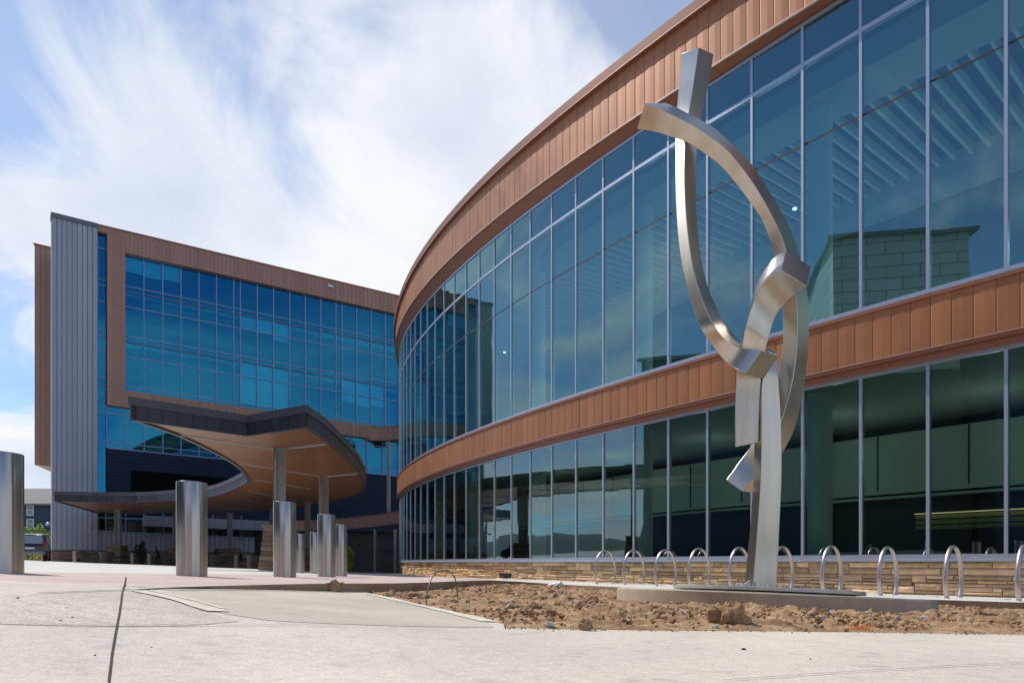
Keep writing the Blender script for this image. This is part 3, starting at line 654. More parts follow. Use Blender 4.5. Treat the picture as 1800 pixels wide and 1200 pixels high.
mb = MB(); ringmesh(mb, offset_ring(ring, -0.05), E + HC + 0.03, flip=True); mb.build('soffit', M['wood'], can)
mb = MB(); ringmesh(mb, ring, E + 4.70); mb.build('roof_deck', M['fascia_top'], can)
mb = MB(); S = smooth_pts(ring)
for a, b in zip(S, S[1:] + S[:1]):
    t = (b - a).normalized(); nn = Vector((-t.y, t.x)); g = t * 0.008; c = random.random()
    mb.prism([tuple(a + g), tuple(b - g), tuple(b - g + nn * .08), tuple(a + g + nn * .08)], E + HC, E + 4.56, 0, c)
    mb.prism([tuple(a + nn * .02), tuple(b + nn * .02), tuple(b + nn * .09), tuple(a + nn * .09)], E + HC + .01, E + 4.56, 1)
mb.build('fascia', [M['fascia'], M['soffit_dark']], can)
mb = MB(); R1 = offset_ring(ring, 0.05); R2 = offset_ring(ring, -0.12); n = len(ring)
for k in range(n):
    j = (k + 1) % n; mb.hexa([(*R1[k], E + 4.56), (*R1[j], E + 4.56), (*R2[j], E + 4.56), (*R2[k], E + 4.56)], [(*R1[k], E + 4.80), (*R1[j], E + 4.80), (*R2[j], E + 4.80), (*R2[k], E + 4.80)])
mb.build('flashing', M['fascia_top'], can, smooth=20)
mb = MB(); R3 = offset_ring(ring, 0.02); R4 = offset_ring(ring, -0.10)
for k in range(n):
    j = (k + 1) % n; mb.hexa([(*R3[k], E + 4.12), (*R3[j], E + 4.12), (*R4[j], E + 4.12), (*R4[k], E + 4.12)], [(*R3[k], E + 4.149), (*R3[j], E + 4.149), (*R4[j], E + 4.149), (*R4[k], E + 4.149)])
mb.build('drip_edge', M['fascia_top'], can, smooth=20)
# recessed joints / light slots in the soffit
for (a, b) in (((318, 765), (480, 789)), ((504, 789.5), (573, 781.2)), ((417, 813.5), (560, 837)), ((450, 843.5), (545, 859.5)), ((437, 863), (520, 879)), ((145, 883.5), (190, 895)), ((240, 883.5), (305, 893)), ((575, 838), (631, 833)), ((440, 880), (470, 888))):
    p, q = cpt(*a), cpt(*b); mb = MB(); mb.bar((p.x, p.y, E + HC + .012), (q.x, q.y, E + HC + .012), 0.07, 0.035); mb.build('light_slot', M['ceil_int'], can)
# columns on stone piers
def hcolumn(px, D, z0, z1, flip=1, w=0.42):
    x, y = PXD(px, D); mb = MB(); h = w / 2
    # H section turned a little: two flanges and a web
    u = Vector((math.cos(rad(18)), math.sin(rad(18)))); v = Vector((-u.y, u.x))
    c = Vector((x, y))
    def bx(a0, a1, b0, b1, zz0=z0, zz1=z1):
        P = [c + u * a0 + v * b0, c + u * a1 + v * b0, c + u * a1 + v * b1, c + u * a0 + v * b1]; mb.prism([tuple(p) for p in P], zz0, zz1)
    bx(-h, h, -.03, .03); bx(-h - .02, -h + .02, -h * .9, h * .9); bx(h - .02, h + .02, -h * .9, h * .9)
    bx(-h - .10, h + .10, -h, h, z1 - .04, z1)
    bx(-h * .2 - .18, -h * .2 - .06, -h * .9, -h * .6, z0, z1 - .35)
    return mb
def pier(px, D, ztop, half, slope, name_parent, seed):
    x, y = PXD(px, D); zb_ = G(x, y) - 0.15; mb = MB(); R = random.Random(seed)
    n = 4; h = ztop - zb_; rows = max(4, int(h / 0.17)); 
    for r in range(rows):
        z0 = zb_ + h * r / rows; z1 = zb_ + h * (r + 1) / rows - 0.012; t0 = half + slope * (1 - r / rows)
        k0 = R.uniform(-.3, .3)
        for sx in (0, 1):
            a, b = (-t0, k0 * t0 - .006) if sx == 0 else (k0 * t0 + .006, t0)
            o = R.uniform(0, .02); mb.box((x + a - (o if sx == 0 else 0), y - t0 - o, z0), (x + b + (o if sx else 0), y + t0 + o, z1), 0, R.random())
    mb.box((x - half + .03, y - half + .03, zb_), (x + half - .03, y + half - .03, ztop - .02), 1)
    mb.box((x - half - .07, y - half - .07, ztop - .01), (x + half + .07, y + half + .07, ztop + .07), 0, .8)
    return mb
cols = [(491, 24.9, 926, .40, .17), (569, 33.1, 950, .40, .12), (541, 47.7, 964, .30, .03), (206.5, 53.6, 959.5, .52, .06), (309, 55.6, 964, .52, .06), (404.5, 57, 964.6, .52, .06), (479, 52.7, 962, .30, .03)]
for k, (px, D, py, hf, slp) in enumerate(cols):
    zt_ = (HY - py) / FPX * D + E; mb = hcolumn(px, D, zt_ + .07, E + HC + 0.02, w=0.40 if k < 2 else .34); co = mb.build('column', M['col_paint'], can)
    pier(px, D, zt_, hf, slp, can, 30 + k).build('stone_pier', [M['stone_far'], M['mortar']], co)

# ------------------------------------------------------------------ bollards
def bollard(px, py, D, ytop, w, label):
    x, y = PXD(px, D); z = (HY - py) / FPX * D + E; h = (py - ytop) / FPX * D; r = w / FPX * D / 2
    mb = MB(); prof = [(r, -0.12), (r, h * .02), (r, h * .5), (r, h - 0.012), (r - .004, h - .004), (r - .014, h), (r * .6, h)]
    mb.lathe((x, y, z), prof, 64, tilt=(-0.05, 0.0))
    o = mb.build('steel_bollard', M['steel_b'], smooth=35, origin=(x, y, z)); tag(o, label, 'bollard', 'stainless steel bollards across the plaza')
    return o
BOL = [(3, 1008.5, 5.6, 795, 65, 'widest steel bollard, cut by the left edge of the photo'), (337.3, 1012, 7.27, 847, 50.5, 'tall steel bollard standing alone in front of the canopy shade, right of the first'),
       (500.5, 1012, 9.2, 882, 38.5, 'steel bollard directly below the big double canopy column'), (574, 1012, 11.1, 904, 31, 'steel bollard with a slimmer one touching its right side'),
       (599.5, 1011.5, 13.2, 921.5, 21, 'rightmost slim steel bollard, beside the green bush'), (527.5, 1003.5, 18, 937.5, 15, 'small distant steel bollard just right of the middle bollard'),
       (553, 1004, 17.4, 934.5, 15.5, 'small distant steel bollard tucked against the left of a nearer one')]
for b in BOL: bollard(*b)
def small_bollard(px, py, D, ytop, w, label):
    x, y = PXD(px, D); z = (HY - py) / FPX * D + E; h = (py - ytop) / FPX * D; r = w / FPX * D / 2
    mb = MB(); mb.lathe((x, y, z), [(r, -.1), (r, h - .05), (r * .9, h - .01), (r * .6, h)], 20); o = mb.build('concrete_bollard', M['conc_b'], smooth=40, origin=(x, y, z))
    tag(o, label, 'bollard', 'small tan concrete bollards along the driveway')
M['conc_b'] = mat('tan_concrete', (0.50, 0.42, 0.30), 0.85, var=0.15, scale=6)
for (px, py, yt, w, lab) in ((78, 985.5, 966, 6, 'tan concrete bollard left of the grey tower, beside the yellow flowers'), (131, 987.5, 968, 5.5, 'tan concrete bollard in front of the grey tower stone base'),
        (232.5, 991.5, 972, 5.2, 'tan concrete bollard left of the dark shrub'), (262.2, 992.6, 973, 5, 'tan concrete bollard right of the dark shrub'),
        (415.5, 998, 975.4, 6.5, 'tan concrete bollard beside a stone pier, left of the seated person'), (437.5, 998.4, 975.4, 6.5, 'tan concrete bollard right of the seated person')):
    D = 49.0; small_bollard(px, py, D, yt, w, lab)

# ------------------------------------------------------------------ ground
def tps(points):
    P = np.array(points, float); n = len(P); d = np.linalg.norm(P[:, None, :2] - P[None, :, :2], axis=2)
    K = np.where(d > 0, d ** 2 * np.log(d + 1e-12), 0) + np.eye(n) * 1e-3; Q = np.hstack([np.ones((n, 1)), P[:, :2]])
    A = np.zeros((n + 3, n + 3)); A[:n, :n] = K; A[:n, n:] = Q; A[n:, :n] = Q.T; w = np.linalg.solve(A, np.concatenate([P[:, 2], [0, 0, 0]]))
    def f(X, Y):
        X = np.atleast_1d(X); Y = np.atleast_1d(Y); r = np.hypot(X[:, None] - P[None, :, 0], Y[:, None] - P[None, :, 1])
        return np.where(r > 0, r ** 2 * np.log(r + 1e-12), 0) @ w[:n] + w[n] + w[n + 1] * X + w[n + 2] * Y
    return f
def cp(px, py, D): p = W(px, py, D); return (p.x, p.y, p.z)
KT = [(238, 1036.5, 2.95), (289, 1033.3, 3.35), (340, 1031.3, 3.7), (400, 1029.5, 4.05), (450, 1028.2, 4.45), (500, 1027, 4.9), (550, 1026, 5.4), (600, 1025.5, 5.95), (650, 1025.3, 6.55), (695, 1025.0, 7.3), (745, 1023.6, 8.8), (791, 1021.6, 10.8), (830, 1020.2, 14), (860, 1019.4, 18), (885, 1020.3, 21.5), (915, 1022, 22.6), (950, 1024.5, 22.2), (1000, 1027.6, 21.2), (1050, 1029.8, 20.0), (1100, 1032.2, 18.9), (1250, 1037.5, 16.6), (1400, 1043.5, 14.9), (1500, 1048, 14.0), (1600, 1052.3, 13.3), (1700, 1055.5, 12.8), (1800, 1058.5, 12.4), (2000, 1066, 11.6), (2300, 1078, 10.8)]
KH = [0.004, 0.02, 0.03, 0.04, 0.05, 0.055, 0.065, 0.075, 0.08, 0.085, .09, .10, .10, .10, .09, .08, .08, .08, .08, .09, .10, .11, .115, .12, .125, .13, .13, .13]
KTOP = [W(*k) for k in KT]
def mat_conc(name, base, fine=120, sp=0.12, blot=0.10, bump=0.0015, warm=0.0):
    m = bpy.data.materials.new(name); m.use_nodes = True; N = m.node_tree.nodes; L = m.node_tree.links; p = N['Principled BSDF']; p.inputs['Roughness'].default_value = 0.88; p.inputs['Specular IOR Level'].default_value = 0.25
    tc = N.new('ShaderNodeTexCoord')
    def nz(sc, det, lo, hi, a, b, inp=None):
        n = N.new('ShaderNodeTexNoise'); L.new(tc.outputs['Object'], n.inputs[0]); n.inputs['Scale'].default_value = sc; n.inputs['Detail'].default_value = det
        r = N.new('ShaderNodeMapRange'); L.new(n.outputs['Fac'], r.inputs[0]); r.inputs[1].default_value = lo; r.inputs[2].default_value = hi; r.inputs[3].default_value = a; r.inputs[4].default_value = b; return n, r.outputs[0]
    n1, f1 = nz(fine, 3, .3, .7, 1 - sp, 1 + sp); n2, f2 = nz(1.3, 6, .3, .7, 1 - blot, 1 + blot); n3, f3 = nz(9, 4, .58, .75, 1, 1 - blot * 1.6); n4, f4 = nz(28, 5, .3, .7, 1 - sp * .5, 1 + sp * .5)
    m1 = N.new('ShaderNodeMath'); m1.operation = 'MULTIPLY'; L.new(f1, m1.inputs[0]); L.new(f2, m1.inputs[1])
    m2 = N.new('ShaderNodeMath'); m2.operation = 'MULTIPLY'; L.new(m1.outputs[0], m2.inputs[0]); L.new(f3, m2.inputs[1])
    m3 = N.new('ShaderNodeMath'); m3.operation = 'MULTIPLY'; L.new(m2.outputs[0], m3.inputs[0]); L.new(f4, m3.inputs[1])
    s = N.new('ShaderNodeVectorMath'); s.operation = 'SCALE'; s.inputs[0].default_value = base; L.new(m3.outputs[0], s.inputs['Scale']); L.new(s.outputs[0], p.inputs['Base Color'])
    b = N.new('ShaderNodeBump'); b.inputs['Distance'].default_value = bump; L.new(n1.outputs['Fac'], b.inputs['Height']); L.new(b.outputs[0], p.inputs['Normal'])
    return m
M['conc'] = mat_conc('broomed_concrete', (0.585, 0.53, 0.45), fine=150, sp=.15, blot=.11)
M['conc_fl'] = mat_conc('smooth_ramp_concrete', (0.50, 0.45, 0.37), fine=90, sp=.08, blot=.13)
M['conc_w'] = mat_conc('white_driveway_concrete', (0.62, 0.60, 0.565), fine=40, sp=.06, blot=.08)
M['conc_ed'] = mat_conc('pale_cement_edge', (0.66, 0.60, 0.50), fine=60, sp=.08, blot=.14)
M['pink'] = mat_conc('pink_paving', (0.54, 0.425, 0.375), fine=60, sp=.08, blot=.12)
M['kerb'] = mat_conc('kerb_concrete', (0.33, 0.23, 0.16), fine=60, sp=.12, blot=.2)
M['crack'] = mat('joint_tar', (0.035, 0.028, 0.022), 0.95)
def surf(poly, zf, name, m, step=None, extra=None, kind='structure', lift=0.0):
    """a sheet over the plan polygon with heights zf(x, y)"""
    pts = [Vector((p[0], p[1])) for p in poly]; n = len(pts)
    if extra is not None: pts = pts + [Vector(e) for e in extra]
    r = delaunay_2d_cdt(pts, [], [list(range(n))], 1, 1e-5)
    X = np.array([v.x for v in r[0]]); Y = np.array([v.y for v in r[0]]); Z = zf(X, Y)
    mb = MB(); mb.poly([(a, b, c + lift) for a, b, c in zip(X, Y, Z)], [tuple(f) for f in r[2]])
    me_faces = mb.f
    o = mb.build(name, m, smooth=60)
    if o.data.polygons and o.data.polygons[0].normal.z < 0:
        o.data.flip_normals()
    if kind: o['kind'] = kind
    return o
Gv = lambda X, Y: E - 0.118 - 0.035 * np.asarray(X) - 0.019 * np.asarray(Y)
# far ground to the horizon
mb = MB(); rings = [40, 70, 110, 160, 240, 400, 800, 1600, 4000, 9000]; nn_ = 72
vs = [(0, 0, G(0, 0) - .45)]
for r in [8, 16, 26] + rings:
    for j in range(nn_):
        a = 2 * math.pi * j / nn_; x, y = r * math.sin(a), r * math.cos(a); k = min(1, 110 / max(r, 1)); f = 0.45 if r < 50 else 0.12
        vs.append((x, y, G(x * k, y * k) - f))
fs = [(0, 1 + (j + 1) % nn_, 1 + j) for j in range(nn_)]
for q in range(len(rings) + 2):
    for j in range(nn_): a = 1 + q * nn_ + j; b = 1 + q * nn_ + (j + 1) % nn_; fs.append((a, b, b + nn_, a + nn_))
mb.poly(vs, fs); go = mb.build('ground', mat('dry_ground', (0.17, 0.16, 0.11), 0.95, var=0.3, scale=0.02)); go['kind'] = 'structure'
if go.data.polygons[5].normal.z < 0: go.data.flip_normals()
# driveway (white concrete) behind the bollards
dr = [(-4.35, 5.9), (-4.2, 9), (-4.25, 16), (-4.3, 24), (-6.2, 38), (-6.6, 46), (-9, 64), (-30, 64), (-75, 75), (-75, 20), (-30, 1), (-12, 0.5), (-6.5, 2.6), (-4.6, 4.2)]
surf(dr, lambda X, Y: Gv(X, Y), 'driveway', M['conc_w'])
surf([tuple(cpt(*p) + Vector((0, 1.6))) for p in ((130, 880.6), (240, 881.5), (363, 873.4), (426, 853))] + [(-7.2, 33), (-7.0, 45), (-11, 66), (-40, 59.5)], lambda X, Y: Gv(X, Y), 'bounce_cut_paving', mat_conc('brown_bounce_cut', (0.20, 0.155, 0.125), 40, .08, .1), lift=0.004)  # dark sheet added under the canopy to cut light bounced onto the soffit
# pink paved walk
wf = [PT(i, 0.0) for i in range(27, 7, -1)]
padp = [(p.x, p.y) for p in KTOP]
pk = [(-4.6, 4.2), (-3.3, 3.55), (-2.35, 3.25), (-1.85, 3.45)]
kl = [p for p in padp if p[1] > 3.5][:11]   # along the kerb from the ramp to the bed corner
pinkpoly = pk + kl + [PT(12.6, 0.0)] + [PT(i, 0.0) for i in range(13, 28)] + [(-6.6, 46), (-6.2, 38), (-4.3, 24), (-4.25, 16), (-4.2, 9), (-4.35, 5.9)]
kz = tps([tuple(p) for p in KTOP[1:]] + [(x, y, G(x, y)) for x, y in ((-4.35, 5.9), (-4.2, 9), (-4.2, 16), (-4.3, 24), (-6.2, 38), (-7, 46), (-3.3, 3.55), (-4.6, 4.2), (-3, 11), (-2.5, 20))] +
         [(PT(i)[0], PT(i)[1], E - 0.735 + (0.05 if 4 < i < 14 else 0)) for i in (-6, -3, 0, 3, 6, 9, 12, 15, 18, 22, 26)])
surf(pinkpoly, kz, 'pink_paving', M['pink'])
# walk beside the glass wall, where the cycle racks stand
walk = kl[-1:] + [p for p in padp if p not in kl and p[1] > 3.5] + [PT(i, 0.0) for i in range(-8, 13)] + [PT(12.6, 0.0)]
surf(walk, kz, 'walkway', M['conc_w'])
# near slab, street level
SZ = tps([cp(0, 1200, 1.12), cp(450, 1200, 1.3), cp(900, 1200, 1.45), cp(1800, 1200, 1.45), cp(1800, 1115, 3.18), cp(1400, 1109, 2.98), cp(1000, 1105, 2.70), cp(890, 1103, 2.63), cp(760, 1069, 3.9), cp(640, 1041, 6.3), cp(600, 1040, 5.95), cp(500, 1037.5, 4.9), cp(400, 1036, 4.05), cp(300, 1035.5, 3.4),
          cp(380, 1078, 2.3), cp(238, 1037, 2.93), cp(0, 1043, 2.25), cp(110, 1040, 2.55), cp(2400, 1130, 3.6), cp(2600, 1200, 1.9), cp(-300, 1050, 1.95), cp(-300, 1200, 1.0), (-3.4, 2.0, G(-3.4, 2)), cp(2400, 1220, 1.5)])
def slabz(X, Y):
    Yc = np.maximum(Y, 1.05); Xc = np.clip(X, -3.6, 5.5); z = SZ(Xc, Yc); return z
edge_l = [W(x, y, D) for x, y, D in ((238, 1037, 2.93), (289, 1035.5, 3.35), (400, 1036, 4.05), (500, 1037.5, 4.9), (600, 1040, 5.95), (640, 1041, 6.45))]
edge_f = [(640, 1041, 6.45), (700, 1054, 5.0), (760, 1068, 3.98), (820, 1082, 3.35), (860, 1091, 2.98), (886, 1096, 2.80), (889, 1103, 2.64), (960, 1104.5, 2.66), (1100, 1106, 2.75), (1300, 1108.5, 2.89), (1500, 1111, 3.02), (1700, 1113.5, 3.12), (1800, 1115, 3.18), (2400, 1127, 3.6)]
EF = [W(*e) for e in edge_f]
slab_poly = [(-12, -9), (14, -9), (14, 3.6)] + [(p.x, p.y) for p in reversed(EF)] + [(p.x, p.y) for p in reversed(edge_l[:-1])] + [(-1.85, 3.45), (-2.35, 3.25), (-3.3, 3.55), (-4.6, 4.2), (-6.5, 2.6), (-12, 0.5)]
jit = [(x * .33 - 5 + random.uniform(-.05, .05), y * .22 + 0.2 + random.uniform(-.05, .05)) for x in range(36) for y in range(30)] + [(x * .09 - 3.5 + random.uniform(-.01, .01), y * .09 + 0.9 + random.uniform(-.01, .01)) for x in range(95) for y in range(62)]
surf(slab_poly, slabz, 'near_pavement', M['conc'], extra=jit)
flare = [Vector(q) for q in ((-3.2, 1.9), (-2.35, 1.95))]
# smooth pan of the kerb ramp with its pale cement border (sheets 4 mm above the slab)
def zat(x, y): return float(slabz(np.array([x]), np.array([y]))[0])
def slabpt(px, py, lo=1.0, hi=9.0):
    """where the line of sight meets the near slab"""
    f = lambda D: W(px, py, D).z - zat((px - CX) / FPX * D, D)
    a, b = lo, None; D = lo; pv = f(lo)
    while D < hi:
        D2 = D + .05; v = f(D2)
        if pv > 0 >= v or pv < 0 <= v: 
            t = pv / (pv - v); return Vector(((px - CX) / FPX * (D + .05 * t), D + .05 * t))
        D, pv = D2, v
    return Vector(((px - CX) / FPX * lo, lo))
pan = [slabpt(x, y) for x, y in ((262, 1040.5), (300, 1049), (344, 1061), (388, 1077), (330, 1094), (420, 1099), (600, 1101), (760, 1103), (870, 1103.5), (868, 1096), (820, 1084), (760, 1070), (700, 1056.5), (640, 1044.5), (600, 1041.5), (500, 1039.5), (400, 1038.5), (320, 1038.8))]
pan = [slabpt(x, y) for x, y in ((262, 1040.3), (300, 1049), (344, 1061), (392, 1078), (470, 1090), (560, 1095), (700, 1100), (800, 1102), (868, 1102.6), (858, 1094), (820, 1085), (760, 1071), (700, 1057), (650, 1046.5))] + [Vector((p.x + .03, p.y - .12)) for p in (edge_l[4], edge_l[3], edge_l[2])]
jit2 = [(p[0], p[1]) for p in jit]
def dense(P, st=0.08):
    out = []
    for a, b in zip(P, P[1:] + P[:1]):
        a, b = Vector(a), Vector(b); n = max(1, int((b - a).length / st)); out += [tuple(a.lerp(b, k / n)) for k in range(n)]
    return out
pan = dense([tuple(p) for p in pan]); PP = np.array(pan)
def inpoly(P, x, y):
    c = False; n = len(P)
    for k in range(n):
        a, b = P[k], P[(k + 1) % n]
        if (a[1] > y) != (b[1] > y) and x < (b[0] - a[0]) * (y - a[1]) / (b[1] - a[1]) + a[0]: c = not c
    return c
fine = [(x * .07 - 3 + random.uniform(-.02, .02), y * .07 + 2.3 + random.uniform(-.02, .02)) for x in range(50) for y in range(60)]
fine = [q for q in fine if inpoly(PP, *q)]
surf(pan, slabz, 'ramp_pan', M['conc_fl'], extra=fine, lift=0.0014)
fl = dense([tuple(slabpt(x, y)) for x, y in ((-60, 1046), (60, 1044.5), (150, 1041), (232, 1038.8), (300, 1055), (372, 1079), (420, 1092), (330, 1099.5), (200, 1100.5), (90, 1099), (-60, 1095))])
ff_ = [(x * .07 - 3.5 + random.uniform(-.02, .02), y * .07 + 1.2 + random.uniform(-.02, .02)) for x in range(50) for y in range(40)]; ff_ = [q for q in ff_ if inpoly(fl, *q)]
surf(fl, slabz, 'ramp_flare', mat_conc('rough_flare_concrete', (0.525, 0.47, 0.40), fine=110, sp=.26, blot=.14, bump=.003), extra=ff_, lift=0.0012)
def ribbon(pts, w, name, m, lift, wf_=None, ground=None, kind='structure'):
    gz = ground or zat; mb = MB(); P = [Vector(p) for p in pts]; Q = []
    for a, b in zip(P, P[1:]):
        n = max(1, int((b - a).length / 0.12))
        for k in range(n): Q.append(a.lerp(b, k / n))
    Q.append(P[-1]); L = []
    for k, p in enumerate(Q):
        t = (Q[min(k + 1, len(Q) - 1)] - Q[max(k - 1, 0)]).normalized(); nn = Vector((-t.y, t.x)); ww = w * random.uniform(.8, 1.2) if wf_ is None else wf_(k / len(Q)) * random.uniform(.92, 1.08)
        L.append((p + nn * ww / 2, p - nn * ww / 2))
    for (a, b), (c, d) in zip(L, L[1:]):
        mb.quad((a.x, a.y, gz(a.x, a.y) + lift), (b.x, b.y, gz(b.x, b.y) + lift), (d.x, d.y, gz(d.x, d.y) + lift), (c.x, c.y, gz(c.x, c.y) + lift))
    o = mb.build(name, m)
    if o.data.polygons[0].normal.z < 0: o.data.flip_normals()
    if kind: o['kind'] = kind
    return o
# pale cement border strips, left flare of the ramp and its right edge against the soil
ribbon([slabpt(244, 1038.3), slabpt(290, 1048), slabpt(340, 1061), slabpt(385, 1075.5)], 0.08, 'ramp_border', M['conc_ed'], 0.0045)
ribbon([slabpt(262, 1039), slabpt(315, 1050), slabpt(365, 1063), slabpt(392, 1071)], 0.03, 'ramp_border', M['conc_ed'], 0.0065)
ribbon([slabpt(648, 1044.2), slabpt(700, 1055.5), slabpt(760, 1069), slabpt(820, 1083), slabpt(862, 1093)], 0.085, 'ramp_border', M['conc_ed'], 0.0045)
ribbon([Vector((p.x + .05, p.y - .10)) for p in edge_l[1:]], 0.05, 'ramp_border', M['conc_ed'], 0.0045)
# joints
plz = lambda x, y: G(x, y)
ribbon([slabpt(191, 1200), slabpt(197, 1150), slabpt(203, 1115), slabpt(210, 1080), slabpt(213, 1060), slabpt(215.5, 1038.8)], 0.011, 'joint', M['crack'], 0.003, wf_=lambda t: 0.0042 + .0035 * t)
ribbon([Vector(PXD(216.5, 2.86)), Vector(PXD(219.5, 3.6)), Vector(PXD(221.5, 5.4))], 0.007, 'joint', M['crack'], 0.006, ground=lambda x, y: max(G(x, y), zat(x, y) if y < 3.3 else -9))
ribbon([slabpt(66, 1043.3), slabpt(120, 1041), slabpt(180, 1038.6), slabpt(232, 1037.2)], 0.013, 'joint', M['crack'], 0.004)
ribbon([slabpt(1270, 1197), slabpt(1400, 1188), slabpt(1600, 1176), slabpt(1800, 1166)], 0.0035, 'joint', M['crack'], 0.004)
ribbon([slabpt(0, 1096), slabpt(90, 1100), slabpt(210, 1101), slabpt(320, 1100), slabpt(430, 1100), slabpt(520, 1099), slabpt(610, 1101)], 0.006, 'joint', mat('shallow_joint', (0.22, 0.19, 0.15), .9), 0.005, wf_=lambda t: .002 + .004 * math.sin(t * 3.1) ** 2)
# kerbs round the bed
mb = MB()
for k in range(len(KTOP) - 1):
    a, b = KTOP[k], KTOP[k + 1]; ha, hb = KH[k] + .10, KH[k + 1] + .10
    t = Vector((b.x - a.x, b.y - a.y)).normalized(); nn = Vector((-t.y, t.x))
    e = 0.004
    mb.hexa([(a.x, a.y, a.z - ha), (b.x, b.y, b.z - hb), (b.x + nn.x * .14, b.y + nn.y * .14, b.z - hb), (a.x + nn.x * .14, a.y + nn.y * .14, a.z - ha)],
            [(a.x, a.y, a.z + e), (b.x, b.y, b.z + e), (b.x + nn.x * .14, b.y + nn.y * .14, b.z + e), (a.x + nn.x * .14, a.y + nn.y * .14, a.z + e)], 0)
kb = mb.build('kerb', [M['kerb'], M['conc_w']]); kb['kind'] = 'structure'
for p in kb.data.polygons:
    if abs(p.normal.z) > .8: p.material_index = 1

# ------------------------------------------------------------------ soil bed
PC = Vector((2.97, 8.0)); PR = 1.72
def plz_top(x, y): return E - 0.365 - 0.044 * (x - PC.x) - 0.040 * (y - PC.y)
soil_ctrl = [(p.x, p.y, p.z - h - .01) for p, h in zip(KTOP[7:], KH[7:])] + [(p.x, p.y, p.z + .004) for p in EF] + \
            [(PC.x + 1.8 * math.cos(a), PC.y + 1.8 * math.sin(a), plz_top(PC.x + 1.7 * math.cos(a), PC.y + 1.7 * math.sin(a)) - 0.150) for a in (0.3, 1.5, 2.8, 3.6, 4.2, 4.7, 5.2, 5.8)]
SOIL = tps(soil_ctrl)
poly_soil = [(p.x, p.y) for p in KTOP[7:]] + [(p.x, p.y) for p in reversed(EF)]
PS = np.array(poly_soil)
def seg_dist(X, Y):
    d = np.full(X.shape, 1e9); n = len(PS); ins = np.zeros(X.shape, bool)
    for k in range(n):
        a = PS[k]; b = PS[(k + 1) % n]; ab = b - a; L2 = ab @ ab; t = np.clip(((X - a[0]) * ab[0] + (Y - a[1]) * ab[1]) / L2, 0, 1)
        d = np.minimum(d, np.hypot(X - a[0] - t * ab[0], Y - a[1] - t * ab[1]))
        c = ((a[1] > Y) != (b[1] > Y)) & (X < (b[0] - a[0]) * (Y - a[1]) / (b[1] - a[1] + 1e-12) + a[0]); ins ^= c
    return np.where(ins, d, -d)
na_, nd_ = 430, 330
ang = np.linspace(math.atan((630 - CX) / FPX), math.atan((2100 - CX) / FPX), na_); dist = 2.55 * np.exp(np.linspace(0, math.log(24 / 2.55), nd_))
TA, DD = np.meshgrid(np.tan(ang), dist, indexing='ij'); XX = TA * DD; YY = DD.copy()
SD = seg_dist(XX.ravel(), YY.ravel()); ZZ = SOIL(XX.ravel(), YY.ravel())
rng = np.random.RandomState(5)
def fbm(X, Y, f, o=5, seed=0.0, ridged=False):
    out = np.empty(X.size)
    for k, (x, y) in enumerate(zip(X.ravel(), Y.ravel())):
        out[k] = noise.fractal(Vector((x * f + seed, y * f - seed, seed)), 0.75, 2.1, o)
    return out
amp = np.clip(SD / 0.25, 0, 1) * np.clip(0.5 + SD / 3, .5, 1)
f1 = fbm(XX, YY, 2.2, 3, 3.3); f2 = fbm(XX, YY, 7.0, 4, 7.1); f3 = fbm(XX, YY, 34.0, 3, 9.7)
lump = np.sqrt(np.clip(f2 * .5 + .5, 0, 1.2)); PD = np.hypot(XX.ravel() - 2.97, YY.ravel() - 8.0) - 1.72; amp = amp * np.clip(PD / .5, .15, 1)
ZZ = ZZ + amp * (0.035 * f1 + 0.095 * (lump - .62) * np.clip(.75 + f1, .25, 1.4) + 0.010 * f3) - 0.02 * (1 - np.clip(SD / .08, 0, 1))
ok = (SD > -0.10).reshape(XX.shape); idx = -np.ones(XX.size, int); vv = []; ff = []
okf = ok.ravel(); cnt = 0
for k in range(XX.size):
    if okf[k]: idx[k] = cnt; cnt += 1; vv.append((XX.ravel()[k], YY.ravel()[k], ZZ[k]))
for a in range(na_ - 1):
    for d in range(nd_ - 1):
        q = (a * nd_ + d, (a + 1) * nd_ + d, (a + 1) * nd_ + d + 1, a * nd_ + d + 1)
        if all(okf[j] for j in q): ff.append(tuple(int(idx[j]) for j in q))
def soil_mat(name, cols, fine=45, bd=0.012):
    m = bpy.data.materials.new(name); m.use_nodes = True; N = m.node_tree.nodes; L = m.node_tree.links; p = N['Principled BSDF']; p.inputs['Roughness'].default_value = 0.97; p.inputs['Specular IOR Level'].default_value = 0.1
    tc = N.new('ShaderNodeTexCoord'); n = N.new('ShaderNodeTexNoise'); L.new(tc.outputs['Object'], n.inputs[0]); n.inputs['Scale'].default_value = 7; n.inputs['Detail'].default_value = 10; n.inputs['Roughness'].default_value = .7
    r = N.new('ShaderNodeValToRGB'); L.new(n.outputs['Fac'], r.inputs[0]); e = r.color_ramp.elements; e[0].position = .32; e[0].color = (*cols[0], 1); e[1].position = .68; e[1].color = (*cols[2], 1); q = e.new(.5); q.color = (*cols[1], 1)
    v = N.new('ShaderNodeTexVoronoi'); L.new(tc.outputs['Object'], v.inputs[0]); v.inputs['Scale'].default_value = fine
    n2 = N.new('ShaderNodeTexNoise'); L.new(tc.outputs['Object'], n2.inputs[0]); n2.inputs['Scale'].default_value = fine; n2.inputs['Detail'].default_value = 6
    b = N.new('ShaderNodeBump'); b.inputs['Distance'].default_value = bd; L.new(n2.outputs['Fac'], b.inputs['Height']); L.new(b.outputs[0], p.inputs['Normal']); L.new(r.outputs[0], p.inputs['Base Color']); return m
M['soil'] = soil_mat('loose_soil', ((0.17, 0.098, 0.052), (0.34, 0.215, 0.122), (0.52, 0.37, 0.23)))
